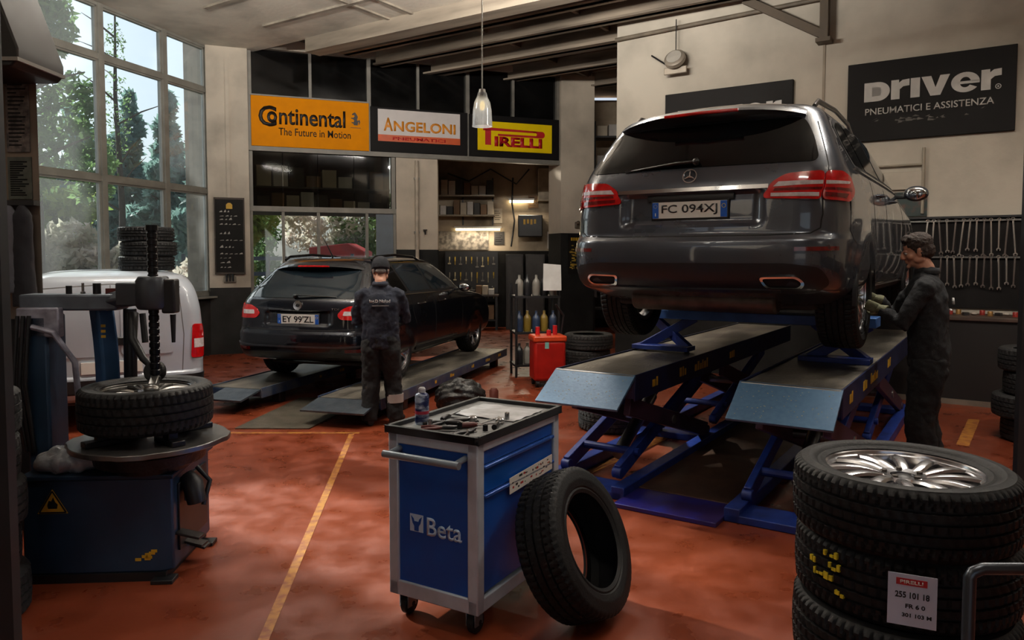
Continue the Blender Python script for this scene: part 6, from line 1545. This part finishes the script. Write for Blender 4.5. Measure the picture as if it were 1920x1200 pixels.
# ------------------------------------------------------------------ left foreground pillar with papers
w = MB(); w.prism([(-3.4, 4.5), (-2.83, 4.5), (-3.16, 5.0), (-3.74, 5.0)], 0, 5.3); struct('pillar_4', w, paint('dirty_pillar', (120, 108, 96), (30, 30, 32), 1.3, .6))
paper_g = mat('old_paper', (120, 112, 106), .7, c2=(70, 66, 64), scale=22, thr=(.35, .6))
def note(label, x0, x1, z0, z1, m_, y=4.49, rz=0):
    t = thing('paper_notice', label, 'notice', ((x0 + x1) / 2, y, (z0 + z1) / 2))
    MB().box(-(x1 - x0) / 2, (x1 - x0) / 2, 0, .008, -(z1 - z0) / 2, (z1 - z0) / 2).build('sheet', m_, t)
    m = MB(); random.seed(int(z0 * 100))
    for k in range(16):
        z = -(z1 - z0) * .42 + (z1 - z0) * .84 * k / 16; m.box(-(x1 - x0) * .4, (x1 - x0) * random.uniform(-.1, .4), -.0015, 0, z, z + .008)
    m.build('print_lines', sign_k, t)['kind'] = 'stuff'
note('large faded poster on the left foreground pillar under the metal hood', -3.01, -2.875, 2.30, 2.75, paper_g)
note('greenish framed sheet below the faded poster on the left pillar', -3.01, -2.87, 2.02, 2.27, mat('green_sheet', (70, 74, 66), .5, var=.4, scale=14))
t = thing('metal_hood', 'grimy metal hood projecting at the top of the left foreground pillar', 'hood', (-2.86, 4.38, 2.60))
MB().prism([(-.28, .10), (.16, .10), (.20, .14), (.20, .20), (.02, .70), (-.28, .90)], 0, .42, Matrix.Translation((0, .12, .0)) @ XR).build('casing', mat('hood_metal', (28, 25, 22), .55, .3, var=.35, scale=4), t, bevel=.01)
MB().box(-.28, .205, -.31, .12, .13, .15).build('lip', greyf, t)
for k, (x, L, lab) in enumerate(((-2.985, .52, 'grey work coat hanging leftmost on the left pillar'), (-2.90, .60, 'dark work coat hanging rightmost on the left pillar'))):
    m = MB(); m.tube([(0, 0, 0), (0, 0, -.06), (0, 0, -L * .5), (0, 0, -L)], [(.02, .02), (.055, .035), (.06, .04), (.07, .045)], 16)
    o = remesh(m, 'work_coat', [mat('coat_grey', (96, 96, 104), .8, var=.3), mat('coat_dark', (34, 34, 40), .8, var=.3)][k], None, .008, 3, wrinkle=.014, wscale=.08); o.location = (x, 4.44, 1.98); tag(o, lab, 'coat', 'coats on the left pillar')
t = thing('coat_rail', 'dark coat rail on the left foreground pillar', 'rail', (-2.93, 4.48, 1.99)); MB().box(-.12, .1, -.04, .02, -.01, .02).build('rail', blackm, t)
# ------------------------------------------------------------------ outside: trees, shrubs, yard
bark = mat('bark', (70, 58, 48), .9, var=.4, bump=.5)
def leaf_mat(name, a, b):
    m = mat(name, a, .6, c2=b, scale=1.8, spec=.25); N = m.node_tree.nodes; L = m.node_tree.links
    p = N['Principled BSDF']; o = N['Material Output']; tr = N.new('ShaderNodeBsdfTranslucent'); mx = N.new('ShaderNodeMixShader'); mx.inputs[0].default_value = .5
    L.new(N['Color Ramp'].outputs[0] if 'Color Ramp' in N else p.inputs['Base Color'].links[0].from_socket, tr.inputs[0]); L.new(p.outputs[0], mx.inputs[1]); L.new(tr.outputs[0], mx.inputs[2]); L.new(mx.outputs[0], o.inputs[0])
    return m
leafm = {k: leaf_mat('leaves_' + k, a, b) for k, a, b in (('deep', (72, 104, 62), (132, 160, 100)), ('blue', (96, 128, 124), (150, 180, 168)), ('lime', (116, 144, 66), (176, 190, 104)), ('pale', (186, 184, 160), (232, 216, 208)))}  # pale: sunlit brightness of the shrubs put into the leaf colour
def tree(name, label, loc, blobs, key, trunk, n_, leaf, seed, group='trees outside the windows', cat='tree'):
    rg = np.random.RandomState(seed)
    t = thing(name, label, cat, loc, 0, group)
    if trunk:
        h_, r_ = trunk; m = MB(); m.tube([(0, 0, 0), (.05, .03, h_ * .35), (-.04, 0, h_ * .7), (.02, 0, h_)], [r_, r_ * .8, r_ * .5, r_ * .15], 10)
        for k in range(9):
            z = h_ * (.35 + .065 * k); a = rg.rand() * 6.28; L = h_ * .16 * (1.1 - .06 * k); m.tube([(0, 0, z), (L * .5 * math.cos(a), L * .5 * math.sin(a), z + L * .3), (L * math.cos(a), L * math.sin(a), z + L * .5)], [r_ * .3, r_ * .2, r_ * .06], 6)
        m.build('trunk', bark, t, smooth=50, weld=False)
    if n_:
        V = []; F = []
        vol = np.array([b[3] * b[4] * b[5] for b in blobs]) ** .67; pr = vol / vol.sum()
        for i in range(n_):
            b = blobs[rg.choice(len(blobs), p=pr)]; d = rg.normal(size=3); d /= np.linalg.norm(d); rr = rg.uniform(.55, 1.05)
            c = np.array(b[:3]) + d * rr * np.array(b[3:]); c[2] = max(c[2], .03)
            u = rg.normal(size=3); u /= np.linalg.norm(u); w = np.cross(u, rg.normal(size=3)); w /= np.linalg.norm(w); s_ = leaf * rg.uniform(.6, 1.3); k = len(V)
            V += [tuple(c - u * s_), tuple(c + w * s_ * .45), tuple(c + u * s_), tuple(c - w * s_ * .45)]; F.append((k, k + 1, k + 2, k + 3))
        me = bpy.data.meshes.new('crown'); me.from_pydata(V, [], F); me.materials.append(leafm[key]); o = bpy.data.objects.new('foliage', me); COL.objects.link(o); o.parent = t
    return t
rg = random.Random(5)
def fluffy(r, h0, h1, n_, seed):
    q = random.Random(seed); return [(q.uniform(-r, r) * .7, q.uniform(-r, r) * .7, q.uniform(h0, h1), r * .5 * q.uniform(.6, 1.1), r * .5, (h1 - h0) * .16 * q.uniform(.7, 1.3)) for _ in range(n_)]
def conifer(r, h0, h1, seed): 
    q = random.Random(seed); return [(q.uniform(-.2, .2), q.uniform(-.2, .2), h0 + (h1 - h0) * k / 9, r * (1 - k / 10.5), r * (1 - k / 10.5), (h1 - h0) / 13) for k in range(10)]
tree('leafy_tree', 'large green leafy tree close outside the left window panes', (-8.95, 14.0, -.12), fluffy(1.15, 3.0, 7.0, 16, 1) + [(.6, -.5, 7.6, .9, .6, .5), (1.0, -.6, 7.0, .8, .5, .4)], 'deep', (7.2, .16), 11000, .10, 1)
tree('leafy_tree', 'lime tinted tree in front of the conifers at far left', (-10.3, 16.2, -.12), fluffy(1.0, 1.4, 4.2, 10, 2), 'lime', (4.2, .12), 5000, .12, 2)
for k, (x, y, r_, h_, lab) in enumerate(((-11.6, 22.5, 1.5, 6.3, 'bluish conifer behind the bare trunk'), (-9.6, 21, 1.35, 5.9, 'bluish conifer in the middle window column'), (-13.9, 24, 1.6, 6.2, 'tall conifer left of the bare trunk'), (-8.0, 19.5, 1.2, 5.4, 'conifer beside the outside concrete pillar'), (-10.2, 25.5, 1.7, 7.0, 'farthest tall conifer beyond the middle panes'))):
    tree('conifer', lab, (x, y, -.12), conifer(r_, .5, h_, k), 'blue', (h_ * .95, .16), 9000, .16, 10 + k)
tree('bare_tree', 'tall thin nearly bare trunk seen through the middle panes', (-10.35, 19.8, -.12), [(0, 0, 5.5, .35, .35, 1.2), (0, 0, 7.3, .25, .25, .6)], 'deep', (8.6, .10), 500, .05, 20)
for k, (x, y, r_, h_, key, lab) in enumerate(((-9.2, 14.6, 1.0, 2.3, 'pale', 'shrub coloured sunlit pale at the left of the window'), (-8.1, 14.9, .95, 2.1, 'pale', 'pale shrub in the middle under the conifers'), (-7.1, 15.4, .9, 2.2, 'pale', 'pale shrub near the outside pillar'), (-10.6, 15.0, 1.0, 2.5, 'lime', 'lime shrub at the far left of the yard'), (-6.4, 17.5, .9, 2.9, 'lime', 'shrub seen through the left clear pane of the partition'), (-5.0, 19.5, 1.2, 3.4, 'pale', 'pale bush seen through the middle clear pane of the partition'), (-3.9, 19.8, 1.0, 3.6, 'deep', 'dark bush seen through the right clear pane of the partition'), (-7.4, 21.5, 1.3, 3.8, 'deep', 'dark tall bush behind the partition bushes'))):
    tree('shrub', lab, (x, y, -.12), fluffy(r_, .2, h_, 9, 30 + k), key, None, 3600, .10, 40 + k, 'shrubs in the yard', 'shrub')
w = MB(); w.box(-5.86, -5.45, 13.5, 14.0, -.12, 6.2); struct('pillar_5', w, mat('outside_concrete', (150, 138, 122), .85, var=.2, bump=.2))
t = thing('yard_fence', 'dark blue yard fence outside behind the black car', 'fence', (-5.0, 17.0, -.12))
for z in (1.0, 1.35, 1.7): MB().box(-2.5, 2.4, -.02, .02, z, z + .09).build('rail', mat('fence_blue', (52, 66, 88), .5), t)
for k in range(6): MB().box(-2.5 + .96 * k, -2.44 + .96 * k, -.04, .04, 0, 1.85).build('post', mat('fence_blue', (52, 66, 88), .5), t)
t = thing('skip', 'red rubbish skip standing in the yard behind the fence', 'skip', (-4.15, 18.0, -.12))
MB().prism([(-.6, 0), (.55, 0), (.7, 1.9), (.3, 2.1), (-.6, 2.0)], -.5, .5, Matrix(((1, 0, 0, 0), (0, 0, 1, 0), (0, 1, 0, 0), (0, 0, 0, 1)))).build('body', mat('skip_red', (172, 34, 34), .5, var=.2), t, bevel=.02)
MB().box(-.6, .65, -.56, -.5, 1.5, 1.58).build('rib', mat('skip_red', (172, 34, 34), .5), t)
